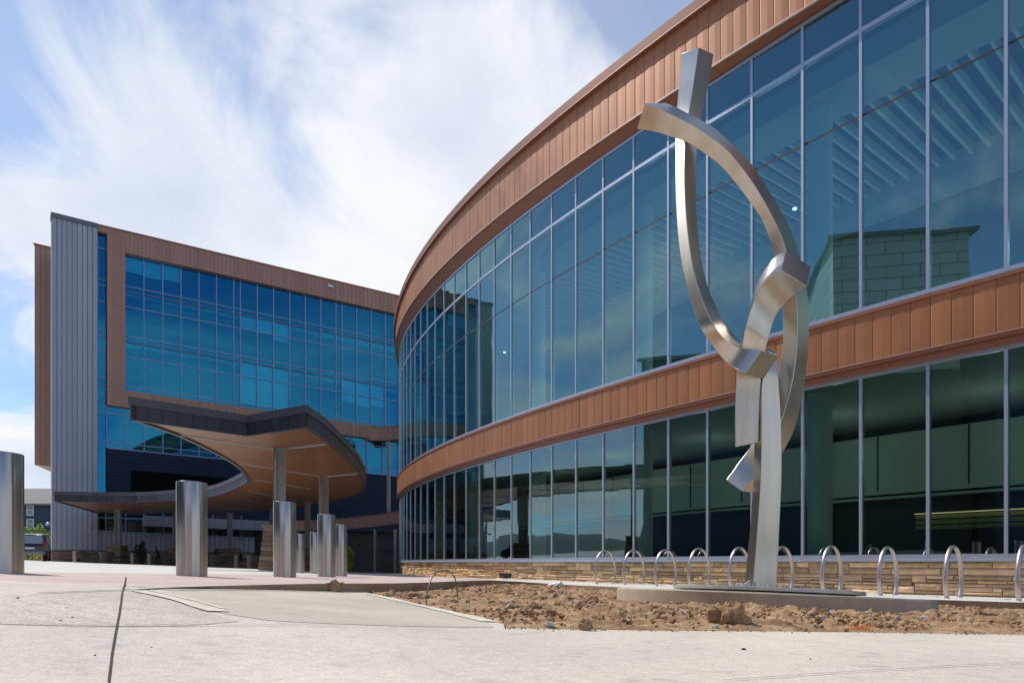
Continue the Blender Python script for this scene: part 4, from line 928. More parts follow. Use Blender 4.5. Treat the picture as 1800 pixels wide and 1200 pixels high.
M['clod'] = soil_mat('clod_soil', ((0.18, 0.105, 0.055), (0.36, 0.23, 0.125), (0.52, 0.36, 0.21)), 25, .02)
mb = MB(); mb.poly(vv, ff); so_ = mb.build('soil', M['soil'], smooth=80)
if so_.data.polygons[0].normal.z < 0: so_.data.flip_normals()
tag(so_, 'bare brown soil in the unplanted bed round the sculpture', 'soil', kind='stuff')
# crumbs, pebbles and clods
def rock(c, r, seed, sq=(1, 1, .75), rough=.35, div=2):  #
    R = random.Random(seed); t = (1 + 5 ** .5) / 2
    import bmesh
    bm = bmesh.new(); bmesh.ops.create_icosphere(bm, subdivisions=div, radius=1); out = []; off = Vector((seed * 1.7 % 50, seed * .9 % 50, 0)); rot = R.uniform(0, 6.28)
    for v in bm.verts:
        d = v.co.normalized(); k = 1 + rough * noise.fractal(d * 1.4 + off, .8, 2.2, 3) + rough * .35 * noise.noise(d * 4 + off)
        q = Vector((d.x * sq[0], d.y * sq[1], d.z * sq[2])) * k * r; q = Vector((q.x * math.cos(rot) - q.y * math.sin(rot), q.x * math.sin(rot) + q.y * math.cos(rot), q.z)); out.append(q + Vector(c))
    fc = [tuple(v.index for v in f.verts) for f in bm.faces]; bm.free(); return out, fc
def soilz(x, y): return float(SOIL(np.array([x]), np.array([y]))[0])
protos = [rock((0, 0, 0), 1, s, (1, .8, .65), .45, 1) for s in range(12)]
mb = MB(); N_ = 9000; xs = []; 
while len(xs) < N_:
    u = rng.uniform(math.log(2.6), math.log(19)); D = math.exp(u); px = rng.uniform(640, 1850); x = (px - CX) / FPX * D; xs.append((x, D))
XA = np.array([p[0] for p in xs]); YA = np.array([p[1] for p in xs]); sd = seg_dist(XA, YA); zz = SOIL(XA, YA)
for k in range(N_):
    if sd[k] < 0.02: continue
    if noise.noise(Vector((XA[k] * 1.1, YA[k] * .5, 9.1))) < -.02 and rng.rand() < .75: continue
    if (XA[k] - PC.x) ** 2 + (YA[k] - PC.y) ** 2 < 1.75 ** 2: continue
    r = YA[k] * rng.choice([.0012, .0019, .0030, .0045, .0070], p=[.30, .32, .24, .11, .03]); r = min(r, .045) * (0.55 + 0.9 * max(0, .5 + noise.noise(Vector((XA[k] * .9, YA[k] * .6, 4.2))))); V, F = protos[rng.randint(12)]; a = rng.uniform(0, 6.28); ca, sa = math.cos(a), math.sin(a)
    zb2 = zz[k] + 0.02 * min(1, sd[k] / .25)
    mb.poly([(XA[k] + (v.x * ca - v.y * sa) * r, YA[k] + (v.x * sa + v.y * ca) * r, zb2 + v.z * r) for v in V], F, 0 if rng.rand() < .95 else 1)
for k in range(170):      # crumbs spilled over the slab edge
    e0 = EF[rng.randint(5, len(EF) - 1)]; e1 = EF[min(EF.index(e0) + 1, len(EF) - 1)]; q = Vector(e0).lerp(Vector(e1), rng.rand()); q = Vector((q.x, q.y - abs(rng.normal(0, .035)) - .004, 0)); r = rng.uniform(.0015, .005)
    V, F = protos[rng.randint(12)]; mb.poly([(q.x + v.x * r, q.y + v.y * r, float(slabz(np.array([q.x]), np.array([q.y]))[0]) + r * .5 + v.z * r) for v in V], F, 0)
o = mb.build('soil_crumbs', [M['soil'], mat('grey_pebble', (0.30, 0.27, 0.24), .8, var=.2, scale=20)], smooth=50); tag(o, 'crumbs and pebbles scattered over the soil bed', 'gravel', kind='stuff')
def ray_to(f, px, py, lo, hi):
    D = lo; pv = None
    while D < hi:
        x = (px - CX) / FPX * D; v = W(px, py, D).z - f(x, D)
        if pv is not None and pv > 0 >= v: return D
        pv = v; D *= 1.012
    return hi
CL = [(1280, 1085, 32, 'biggest crumbly clod of soil at the front edge of the bed'), (1041, 1056, 12, 'dark clod standing alone left of the plinth'), (937, 1066, 9, 'dark double lump of soil near the left tip of the bed'), (947, 1067, 7, 'small lump touching a dark double lump of soil'), (928, 1076, 11, 'brown clod in the shadowed hollow at the bed front left'),
      (1100, 1092, 13, 'tan clod on the front slope between the bed tip and the biggest clod'), (1052, 1088, 10, 'pale tan clod near the slab edge left of centre'), (1138, 1072, 9, 'reddish clod halfway between plinth and slab'), (965, 1097, 8, 'pale stone at the slab corner of the bed'), (983, 1044, 6, 'small round clod below the white bag'),
      (971, 1040, 6, 'small dark clod left of a round clod, below the white bag'), (1671, 1062, 9, 'reddish clod against the kerb right of the plinth'), (1430, 1071, 6, 'little clod in front of the plinth'), (590, 1030, 14, 'orange brown clod lying on the kerb edge by the ramp'), (1030, 1099, 12, 'crumbling clod on the slab edge right of the bed corner'), (1160, 1078, 8, 'grey brown clod below the plinth left end')]
for k, (px, py, rp, lab) in enumerate(CL):
    if px == 590: D = 5.75
    else: D = ray_to(soilz, px, py + rp * .5, 2.4, 22)
    r = rp / FPX * D; c = W(px, py + rp * .1, D); V, F = rock((0, 0, 0), r, 40 + k, (1, .8, .85) if k else (.95, .8, .95), .55, 4); mb = MB(); mb.poly(V, F)
    for v in range(0): pass
    o = mb.build('soil_clod', M['clod'] if k not in (8,) else M['conc_ed'], smooth=35); o.location = c; tag(o, lab, 'clod', 'clods of soil on the bed')

# ------------------------------------------------------------------ plinth and sculpture
mb = MB(); mb.lathe((PC.x, PC.y, plz_top(PC.x, PC.y)), [(PR, -0.25), (PR, -0.015), (PR - .015, 0.0), (PR * .5, 0.0)], 96, tilt=(-0.044, -0.040))
o = mb.build('concrete_plinth', M['conc_pl'], smooth=35); tag(o, 'low round concrete plinth under the steel sculpture', 'plinth')
sc = thing('steel_sculpture', (PC.x, PC.y, plz_top(PC.x, PC.y)), 'tall abstract sculpture of curved square brushed steel beams on a round plate', 'sculpture')
zpl = plz_top(PC.x, PC.y)
mb = MB(); mb.lathe((PC.x, PC.y, zpl + 0.026), [(1.05, 0), (1.05, 0.036), (1.04, 0.04), (.5, 0.04)], 80, tilt=(-0.044, -0.042)); mb.build('base_plate', M['plate'], sc, smooth=35)
mb = MB(); mb.lathe((PC.x, PC.y, zpl - .005), [(0.95, 0), (0.95, 0.03)], 60, tilt=(-0.044, -0.042)); mb.build('shadow_gap_disc', M['soffit_dark'], sc, smooth=35)  # near-black disc: the shadow gap under the plate put into the colour
def catmull(P, n=8):
    out = []; Q = [P[0]] + P + [P[-1]]
    for k in range(1, len(Q) - 2):
        p0, p1, p2, p3 = Q[k - 1:k + 3]
        for j in range(n):
            t = j / n; out.append([0.5 * ((2 * b) + (-a + c) * t + (2 * a - 5 * b + 4 * c - d) * t * t + (-a + 3 * b - 3 * c + d) * t ** 3) for a, b, c, d in zip(p0, p1, p2, p3)])
    out.append(list(P[-1])); return out
def beam(name, st, parent):
    """st: list of [e1x, e1y, rx, ry, e3x, e3y, D, (d1, d3)] : the two outer edges and the front arris of a square tube, and its distance"""
    rows = []
    for s in st:
        D = s[6]; w1 = math.hypot(s[0] - s[2], s[1] - s[3]) / FPX * D; w3 = math.hypot(s[4] - s[2], s[5] - s[3]) / FPX * D
        d1 = s[7] if len(s) > 7 else max(w3 * 1.0, .02); d3 = s[8] if len(s) > 8 else max(w1 * 1.0, .02)
        rows.append([s[0], s[1], s[2], s[3], s[4], s[5], D, d1, d3])
    rows = catmull(rows, 9); V = []; 
    for s in rows:
        r = W(s[2], s[3], s[6]); a = W(s[0], s[1], s[6] + s[7]); c = W(s[4], s[5], s[6] + s[8]); V.append([r, a, a + c - r, c])
    mb = MB(); n = len(V)
    for k in range(4):
        j = (k + 1) % 4; vs = []; 
        for q in V: vs += [q[k], q[j]]
        mb.poly(vs, [(2 * i, 2 * i + 1, 2 * i + 3, 2 * i + 2) for i in range(n - 1)])
    mb.quad(*V[0]); mb.quad(*reversed(V[-1]))
    o = mb.build(name, M['steel'], parent, smooth=30)
    import bmesh
    bm = bmesh.new(); bm.from_mesh(o.data); bmesh.ops.remove_doubles(bm, verts=bm.verts, dist=1e-5); bmesh.ops.recalc_face_normals(bm, faces=bm.faces); bm.to_mesh(o.data); bm.free()
    o.data.polygons.foreach_set('use_smooth', [True] * len(o.data.polygons)); o.data.set_sharp_from_angle(angle=rad(35))
    b = o.modifiers.new('bevel', 'BEVEL'); b.width = 0.006; b.segments = 2; b.limit_method = 'ANGLE'; b.angle_limit = rad(50); b.harden_normals = False
    return o
C_ = [[1198.5, 94, 1228.5, 83.5, 1254.5, 95.5, 8.12], [1195, 130, 1223, 120, 1249, 130, 8.11], [1191, 175, 1215.5, 170, 1239.5, 175, 8.10], [1188, 230, 1206.5, 228, 1229.5, 230, 8.08], [1187, 285, 1203.3, 285, 1224, 285, 8.06], [1187.5, 340, 1204, 340, 1223.8, 340, 8.05],
      [1191, 405, 1208, 400, 1226, 395, 8.03], [1198, 463, 1216.5, 463, 1233, 456, 8.0], [1207, 502.5, 1227, 505, 1244, 502, 7.97], [1219, 544, 1241, 543, 1259, 538, 7.94], [1234, 581, 1257, 575, 1273, 568, 7.90], [1256, 612.5, 1277, 598, 1291, 589, 7.86, .27, .27], [1280, 640, 1302, 611.5, 1309, 604, 7.80, .2, .30], [1310.3, 656.8, 1337.2, 615.8, 1369, 626, 7.66, .06, .22]]
beam('curved_beam', C_, sc)
B_ = [[1169.6, 181, 1133, 181.7, 1119.6, 227.5, 7.72], [1187, 188, 1155, 190, 1150, 231.5, 7.73], [1205, 197, 1186, 204, 1181, 241, 7.75], [1232, 211, 1221, 222, 1211, 252.5, 7.78], [1259, 228, 1253, 243.5, 1241, 272, 7.80], [1290, 257, 1281, 267, 1267.5, 293, 7.82], [1321.7, 289, 1308, 300, 1294, 323.5, 7.85], [1346.7, 326.7, 1331, 333, 1318, 355, 7.87], [1371.7, 368, 1353, 372, 1337, 384, 7.90], [1392.5, 410, 1372, 412, 1351.5, 418, 7.93],
      [1407, 456, 1386.5, 456, 1362, 457, 7.96], [1417, 500, 1397.5, 500, 1370.5, 500, 7.97], [1422, 545, 1401.5, 545, 1375, 545, 7.98], [1422.5, 590, 1401.5, 592, 1376, 596, 7.98], [1419, 635, 1398.5, 635, 1372, 634, 7.98], [1412, 688, 1390, 683, 1361, 682, 8.0], [1401, 738.5, 1375.5, 733, 1347, 725, 8.06], [1386, 777, 1358, 780, 1328, 771, 8.14], [1352, 832, 1330, 829, 1301, 809, 8.22], [1318.5, 864.5, 1305.7, 863.7, 1276.5, 843.3, 8.28]]
beam('curved_beam', B_, sc)
D_ = [[1381.7, 440.7, 1373.4, 475, 1418.3, 503.4, 7.52, .20, .10], [1364, 450, 1354.5, 485, 1396, 518, 7.62, .22, .12], [1348.7, 467.7, 1342, 498, 1378, 536, 7.68, .22, .14], [1335.9, 488, 1330.5, 517, 1365, 553, 7.72, .25, .14], [1325.8, 508, 1322.5, 535, 1357, 573, 7.75, .28, .12], [1317.5, 540, 1315.5, 557, 1353, 590, 7.78, .30, .08], [1310.5, 575, 1309.5, 577, 1349.5, 600, 7.82, .30, .03], [1304.5, 608, 1303.8, 609, 1346, 615, 7.87, .30, .02], [1299, 645, 1297, 645, 1341, 645, 7.92, .30, .0],
      [1295, 680, 1293.5, 680, 1337, 680, 7.96, .30, .0], [1294, 730, 1292, 730, 1335, 728, 7.98, .30, 0], [1294, 785, 1292.5, 785.5, 1334, 777, 8.0, .30, .0]]
beam('curved_beam', D_, sc)
A_ = [[1307.5, 1038, 1322.5, 1040, 1364.5, 1040, 7.92], [1309.5, 1020, 1324, 1020, 1365.5, 1020, 7.92], [1313.5, 975, 1328, 975, 1368, 975, 7.93], [1318.7, 926.7, 1331.7, 925, 1370.3, 925, 7.93], [1321.5, 885, 1334.5, 885, 1372.3, 885, 7.93], [1324.3, 840, 1337, 840, 1374, 840, 7.93], [1325.7, 790, 1338.2, 790, 1374.3, 790, 7.93], [1325.2, 740, 1339, 740, 1373, 740, 7.93], [1324.5, 705, 1338.7, 705, 1371.5, 708, 7.93], [1330, 675, 1339.5, 674, 1369.5, 680, 7.93], [1340, 645, 1345, 645, 1368, 652, 7.95], [1348.5, 611, 1350.5, 616, 1365, 623, 8.02]]
beam('standing_beam', A_, sc)
for (px, D) in ((1296, 7.75), (1304, 7.6), (1310, 7.9), (1372, 7.7), (1378, 7.9), (1407, 7.8), (1413, 7.9), (1288, 8.3), (1350, 7.45), (1335, 7.3), (1262, 7.9), (1430, 8.2)):
    x, y = PXD(px, D); z = zpl + .064 - .044 * (x - PC.x) - .042 * (y - PC.y); mb = MB(); mb.lathe((x, y, z), [(.032, 0), (.032, .008), (.023, .009), (.023, .030), (.012, .031), (.012, .042), (.006, .045)], 6); mb.build('anchor_bolt', M['galv'], sc)
for (a, b, c, D) in (((1304, 1030), (1319, 1030), (1318.5, 1019), 7.86), ((1340, 1031), (1346, 1031), (1343, 1020), 7.84)):
    mb = MB(); P = [W(*a, D), W(*b, D), W(*c, D)]; Q = [p + Vector((.004, .03, 0)) for p in P]; mb.poly(P + Q, [(0, 1, 2), (5, 4, 3), (0, 3, 4, 1), (1, 4, 5, 2), (2, 5, 3, 0)]); mb.build('gusset', M['plate'], sc)

# ------------------------------------------------------------------ cycle racks
def rack_shape(w, h, lean=0):
    pts = [(-w / 2 * .93, -0.10)]
    for k in range(17):
        a = math.pi + rad(38) - (math.pi + rad(76)) * k / 16; zz = h * .40 + h * .60 * math.sin(a) if a <= math.pi and a >= 0 else h * .40 + h * .65 * math.sin(a)
        pts.append((w / 2 * 1.13 * math.cos(a) * (1 if 0 <= a <= math.pi else 1.03), max(zz, 0.0)))
    pts.append((w / 2 * .93, -0.10)); return pts
RK = [(1063.8, 1.10, 1025.2), (1114, 1.10, 1028), (1170, 1.1, 1030.5), (1229, 1.1, 1031.5), (1300, 1.1, 1034), (1376, 1.1, 1037), (1462, 1.1, 1041), (1561, 1.05, 1046), (1676, 1.0, 1050.5), (1801, .95, 1056)]
rl = ['farthest left bike rack hoop', 'bike rack hoop second from the left', 'bike rack hoop third from the left, at the left rim of the plinth', 'bike rack hoop seen over the left part of the steel plate', 'bike rack hoop half hidden by the sculpture leg on its left', 'bike rack hoop half hidden by the sculpture leg on its right', 'bike rack hoop behind the right part of the steel plate', 'bike rack hoop past the right rim of the plinth', 'narrow looking bike rack hoop, second from the right', 'bike rack hoop cut by the right edge of the photo']
base_mesh = None
def wall_i(px):
    lo, hi = -6.0, 28.0
    for _ in range(40):
        m_ = (lo + hi) / 2; p = PT(m_); v = CX + FPX * p[0] / p[1]
        if v > px: lo = m_
        else: hi = m_
    return (lo + hi) / 2
for k, (px, back, py) in enumerate(RK):
    i = wall_i(px); D = PT(i)[1] - back * 1.05; x = (px - CX) / FPX * D; z = (HY - py) / FPX * D + E; h = _heading(i)
    nrm_ = Vector((-math.sin(h), -math.cos(h), 0))
    mb = MB(); hgt = 1.10 if k < 7 else 1.07; sh = rack_shape(0.80, hgt)
    P = [Vector((0, 0, 0)) + nrm_ * (-a) + Vector((0, 0, b)) for a, b in sh]; P = [Vector(p) for p in catmull([list(p) for p in P], 3)]
    bn = Vector((nrm_.y, -nrm_.x, 0)); nn2 = 14; base_ = len(mb.v)
    for q, p in enumerate(P):
        t_ = (P[min(q + 1, len(P) - 1)] - P[max(q - 1, 0)]).normalized(); inn = t_.cross(bn).normalized()
        for j in range(nn2):
            a = 2 * math.pi * j / nn2; mb.v.append(tuple(p + inn * (.027 * math.cos(a)) + bn * (.046 * math.sin(a))))
    for q in range(len(P) - 1):
        for j in range(nn2): a = base_ + q * nn2 + j; b = base_ + q * nn2 + (j + 1) % nn2; mb.f.append((a, b, b + nn2, a + nn2)); mb.m.append(0); mb.c.append(None)
    for a in (sh[1], sh[-2]):
        q = nrm_ * (-a[0]); mb.lathe((q.x, q.y, 0), [(.06, -.005), (.06, .012), (.035, .016)], 14)
    o = mb.build('bike_rack', M['rack'] if 'rack' in M else M.setdefault('rack', mat('rack_steel', (0.50, 0.44, 0.44), 0.36, 0.85, var=0.15, scale=12)), smooth=50)
    o.location = (x, D, z); tag(o, rl[k], 'bike rack', 'steel hoop bike racks along the glass wall')

# ------------------------------------------------------------------ small things on the ground
# black bait box at the wall
c = W(889, 1014.3, 26.8); o = thing('utility_box', c, 'small black box on the pink paving against the stone base', 'box')
mb = MB(); mb.box((c.x - .24, c.y - .15, c.z - .02), (c.x + .22, c.y + .15, c.z + .13)); mb.build('body', mat('black_plastic', (.02, .02, .022), .4), o, bevel=.01)
mb = MB(); mb.box((c.x - .26, c.y - .17, c.z + .13), (c.x + .24, c.y + .17, c.z + .17)); mb.build('lid', mat('black_plastic', (.02, .02, .022), .4), o, bevel=.012)
mb = MB(); mb.box((c.x - .18, c.y - .157, c.z + .02), (c.x - .11, c.y - .151, c.z + .08)); mb.build('sticker', mat('red_sticker', (.5, .12, .08), .5), o)
# green wire hoop stuck in the soil
D0 = ray_to(soilz, 750, 1060, 3.0, 12)
pts = []
for t in range(25):
    u = t / 24; a = math.pi * (1 - u); px = 776 + 27 * math.cos(a) + (1 - u) * 0; py = 1030 - 27.5 * math.sin(a) ** .8 if 0 < u < 1 else 1030; pts.append(W(px, py, 4.35 + .5 * u))
pts = [W(749, 1064, 4.3), W(750, 1048, 4.32), W(753.5, 1031, 4.35), W(758, 1018, 4.4), W(765, 1008, 4.45), W(775, 1003, 4.5), W(786, 1002.3, 4.6), W(794, 1006, 4.7), W(799, 1014, 4.8), W(802, 1025, 4.85), W(803.5, 1038, 4.9), W(804, 1050, 4.9)]
mb = MB(); mb.tube([Vector(p) for p in catmull([list(p) for p in pts], 5)], 0.0042, 8); o = mb.build('wire_hoop', mat('green_wire', (.10, .16, .07), .5), smooth=60); tag(o, 'thin green wire hoop stuck in the soil near the ramp', 'wire')
# crumpled white bag by the back kerb
Db = ray_to(soilz, 976, 1030, 8, 22); Db = min(Db, 19.5); c = W(977, 1028.5, Db); V, F = rock((0, 0, 0), 17 / FPX * Db, 77, (1, .6, .35), .9, 3); mb = MB(); mb.poly(V, F); o = mb.build('plastic_bag', mat('white_film', (.75, .76, .80), .4, bump=.02, bscale=12), smooth=20); o.location = c; tag(o, 'crumpled white plastic bag at the back kerb of the bed', 'bag')
# grey slab lump in the bed
Dg = min(ray_to(soilz, 868, 1049, 3, 20), 12); c = W(868, 1049.5, Dg); V, F = rock((0, 0, 0), 34 / FPX * Dg, 91, (1, .7, .10), .3, 3); mb = MB(); mb.poly(V, F); o = mb.build('concrete_splash', mat_conc('set_cement', (.34, .31, .27), 40, .15, .15), smooth=60); o.location = c; tag(o, 'flat grey puddle of set cement in the soil', 'cement')
# orange painted blades of straw at the slab edge
p = W(1511, 1108.5, 3.06); mb = MB(); R = random.Random(3)
for k in range(26):
    a = R.uniform(0, 6.28); L_ = R.uniform(.02, .05); b = Vector((p.x + R.uniform(-.045, .055), p.y + R.uniform(0, .04), slabz(np.array([p.x]), np.array([p.y]))[0] + .008)); tip = b + Vector((math.cos(a) * L_, math.sin(a) * L_ * .4, R.uniform(.002, .03)))
    mb.tube([b, b.lerp(tip, .5) + Vector((0, 0, .004)), tip], [.0022, .0018, .0006], 5)
o = mb.build('painted_straw', mat('orange_spray_paint', (.85, .27, .03), .6)); tag(o, 'tuft of straw sprayed bright orange at the slab edge', 'straw')
for k, (px, py, r, lab) in enumerate(((1307, 1141.5, 4.0, 'lone dark pebble on the pale slab at the lower right'), (1424.5, 1158, 2.0, 'tiny dark pebble right of a bigger one on the near slab'), (127, 1085.5, 2.6, 'dark pebble on the slab left of the tarred joint'), (106, 1091, 2.6, 'dark pebble nearest the long faint joint at the left'), (167, 1151.5, 2.4, 'dark pebble low on the slab beside the tarred joint'), (31, 1051.5, 3, 'flat dark chip near the left edge of the slab'), (266, 1137, 1.6, 'speck of gravel right of the tarred joint'), (117, 1068.5, 2, 'speck of gravel on the rough flare'))):
    q = slabpt(px, py); rr = r / FPX * q.y; V, F = rock((0, 0, 0), rr, 120 + k, (1, .8, .6), .3, 2); mb = MB(); mb.poly(V, F); o = mb.build('pebble', mat('dark_pebble', (.07, .055, .045), .8), smooth=40); o.location = (q.x, q.y, zat(q.x, q.y) + rr * .35); tag(o, lab, 'pebble', 'pebbles on the near pavement')

# ------------------------------------------------------------------ under the canopy: planters, shrubs, people
def leafy(mb, c, rx, ry, rz, n, size, seed, m=0, clumps=9):
    R = random.Random(seed); cl = [(Vector((R.gauss(0, .45), R.gauss(0, .45), R.uniform(-.8, .9))), R.uniform(.25, .5)) for _ in range(clumps)]
    for k in range(n):
        q, s = R.choice(cl); d = Vector((R.gauss(0, 1), R.gauss(0, 1), R.gauss(0, 1))).normalized() * s * R.uniform(.5, 1.0) + q
        p = Vector(c) + Vector((d.x * rx, d.y * ry, d.z * rz)); a = Vector((R.gauss(0, 1), R.gauss(0, 1), R.gauss(0, .6))).normalized(); b = a.orthogonal().normalized(); L_ = size * R.uniform(.6, 1.3)
        mb.quad(p - a * L_, p + b * L_ * .45, p + a * L_, p - b * L_ * .45, m=m if R.random() < .7 else m + 1)
def planter(px, py, D, ytop, w, label, plant=True, seed=1):
    x, y = PXD(px, D); z = (HY - py) / FPX * D + E; h = (py - ytop) / FPX * D; r = w / FPX * D / 2
    o = thing('planter', (x, y, z), label, 'planter', 'big grey tapered planters under the canopy')
    mb = MB(); mb.lathe((x, y, z), [(r * .58, 0), (r * .80, h * .45), (r * .97, h * .93), (r, h), (r * .9, h), (r * .86, h * .92), (r * .3, h * .9)], 32); mb.build('pot', M['pot'], o, smooth=40)
    if plant:
        mb = MB(); leafy(mb, (x, y, z + h + .22), .35, .35, .35, 160, .07, seed); mb.build('plant', [M['leaf_d'], M['leaf_d2']], o)
M['pot'] = mat('fired_clay_grey', (0.20, 0.165, 0.155), 0.7, var=.06)
M['leaf_d'] = mat('dark_leaf', (0.045, 0.055, 0.045), .6); M['leaf_d2'] = mat('dark_leaf_b', (0.075, 0.08, 0.07), .6)
M['leaf'] = mat('fresh_leaf', (0.20, 0.34, 0.03), .5); M['leaf2'] = mat('yellow_leaf', (0.36, 0.44, 0.04), .5)
planter(186.7, 989.5, 52, 970, 24.5, 'grey planter left of the first stone pier, near the tower', False)
planter(290.5, 993.5, 53.5, 974.5, 23, 'grey planter beside the walking person', False)
planter(380, 996.5, 52, 975.7, 25, 'grey planter with a small dark plant right of the nearest lone bollard', True, 4)
planter(452, 999.5, 50, 976, 20, 'grey planter left of the tall tapered stone pier', True, 6)
def shrub(px, py, D, ytop, w, mats, n, size, label, seed, name='shrub', clumps=12):
    x, y = PXD(px, D); z = (HY - py) / FPX * D + E; h = (py - ytop) / FPX * D; r = w / FPX * D / 2; o = thing(name, (x, y, z), label, name.split('_')[-1])
    mb = MB(); R = random.Random(seed)
    for k in range(7): mb.tube([(x + R.uniform(-.05, .05), y, z - .1), (x + R.uniform(-.3, .3) * r, y + R.uniform(-.2, .2) * r, z + h * .45), (x + R.uniform(-.8, .8) * r, y + R.uniform(-.4, .4) * r, z + h * R.uniform(.7, .92))], [.03, .018, .006], 6)
    mb.build('stem', mat('bark', (.12, .09, .06), .9), o)
    mb = MB(); leafy(mb, (x, y, z + h * .5), r * .95, r * .95, h * .5, n, size, seed, 0, clumps); mb.build('foliage', mats, o); return o
shrub(249, 992, 52.5, 953, 24, [M['leaf_d'], M['leaf_d2']], 900, .09, 'tall dark leafy shrub between two tan bollards under the canopy', 3)
shrub(614, 1006, 44, 967, 15, [M['leaf'], M['leaf']], 700, .09, 'round green bush in the entrance right of the last bollard', 5, clumps=16)
shrub(62, 985.5, 66, 925, 42, [M['leaf'], M['leaf2']], 1500, .16, 'bright yellow green bushy tree between the parked car and the tower', 8, 'young_tree', 18)
shrub(84, 985, 62, 945, 18, [M['leaf'], M['leaf2']], 600, .13, 'bright green shrub against the left corner of the tower', 12, 'corner_shrub', 12)
p = W(66, 984, 57); mb = MB(); leafy(mb, (p.x, p.y, G(p.x, p.y) + .3), .85, .4, .38, 420, .07, 21, 0, 14); o = mb.build('flower_bed', [mat('yellow_flower', (.75, .42, .03), .6), M['leaf']]); tag(o, 'low mound of yellow flowers under the teal sign', 'flowers', kind='stuff')
# teal sign
o = thing('site_sign', W(68.5, 985, 58), 'small teal sign on two posts above yellow flowers', 'sign'); D = 58
a, b = W(62.5, 976, D), W(75, 965, D); mb = MB(); mb.box((a.x, a.y - .03, a.z), (b.x, a.y + .03, b.z)); mb.build('board', mat('teal_board', (.03, .26, .24), .5), o)
mb = MB(); mb.box((a.x + .06, a.y, G(a.x, a.y)), (a.x + .12, a.y + .06, a.z + .3)); mb.box((b.x - .12, a.y, G(a.x, a.y)), (b.x - .06, a.y + .06, a.z + .3)); mb.build('posts', M['col_paint'], o)
fc = bpy.data.curves.new('lettering', 'FONT'); fc.body = '#1'; fc.size = .34; fc.extrude = .004; _t = bpy.data.objects.new('tmp', fc); COL.objects.link(_t); _me = bpy.data.meshes.new_from_object(_t.evaluated_get(bpy.context.evaluated_depsgraph_get())); bpy.data.objects.remove(_t); _me.materials.clear(); _me.materials.append(M['white_int']); fo = bpy.data.objects.new('lettering', _me); COL.objects.link(fo)
fo.parent = o; fo.location = Vector((a.x + .14, a.y - .036, a.z + .13)) - o.location; fo.rotation_euler = (rad(90), 0, 0)

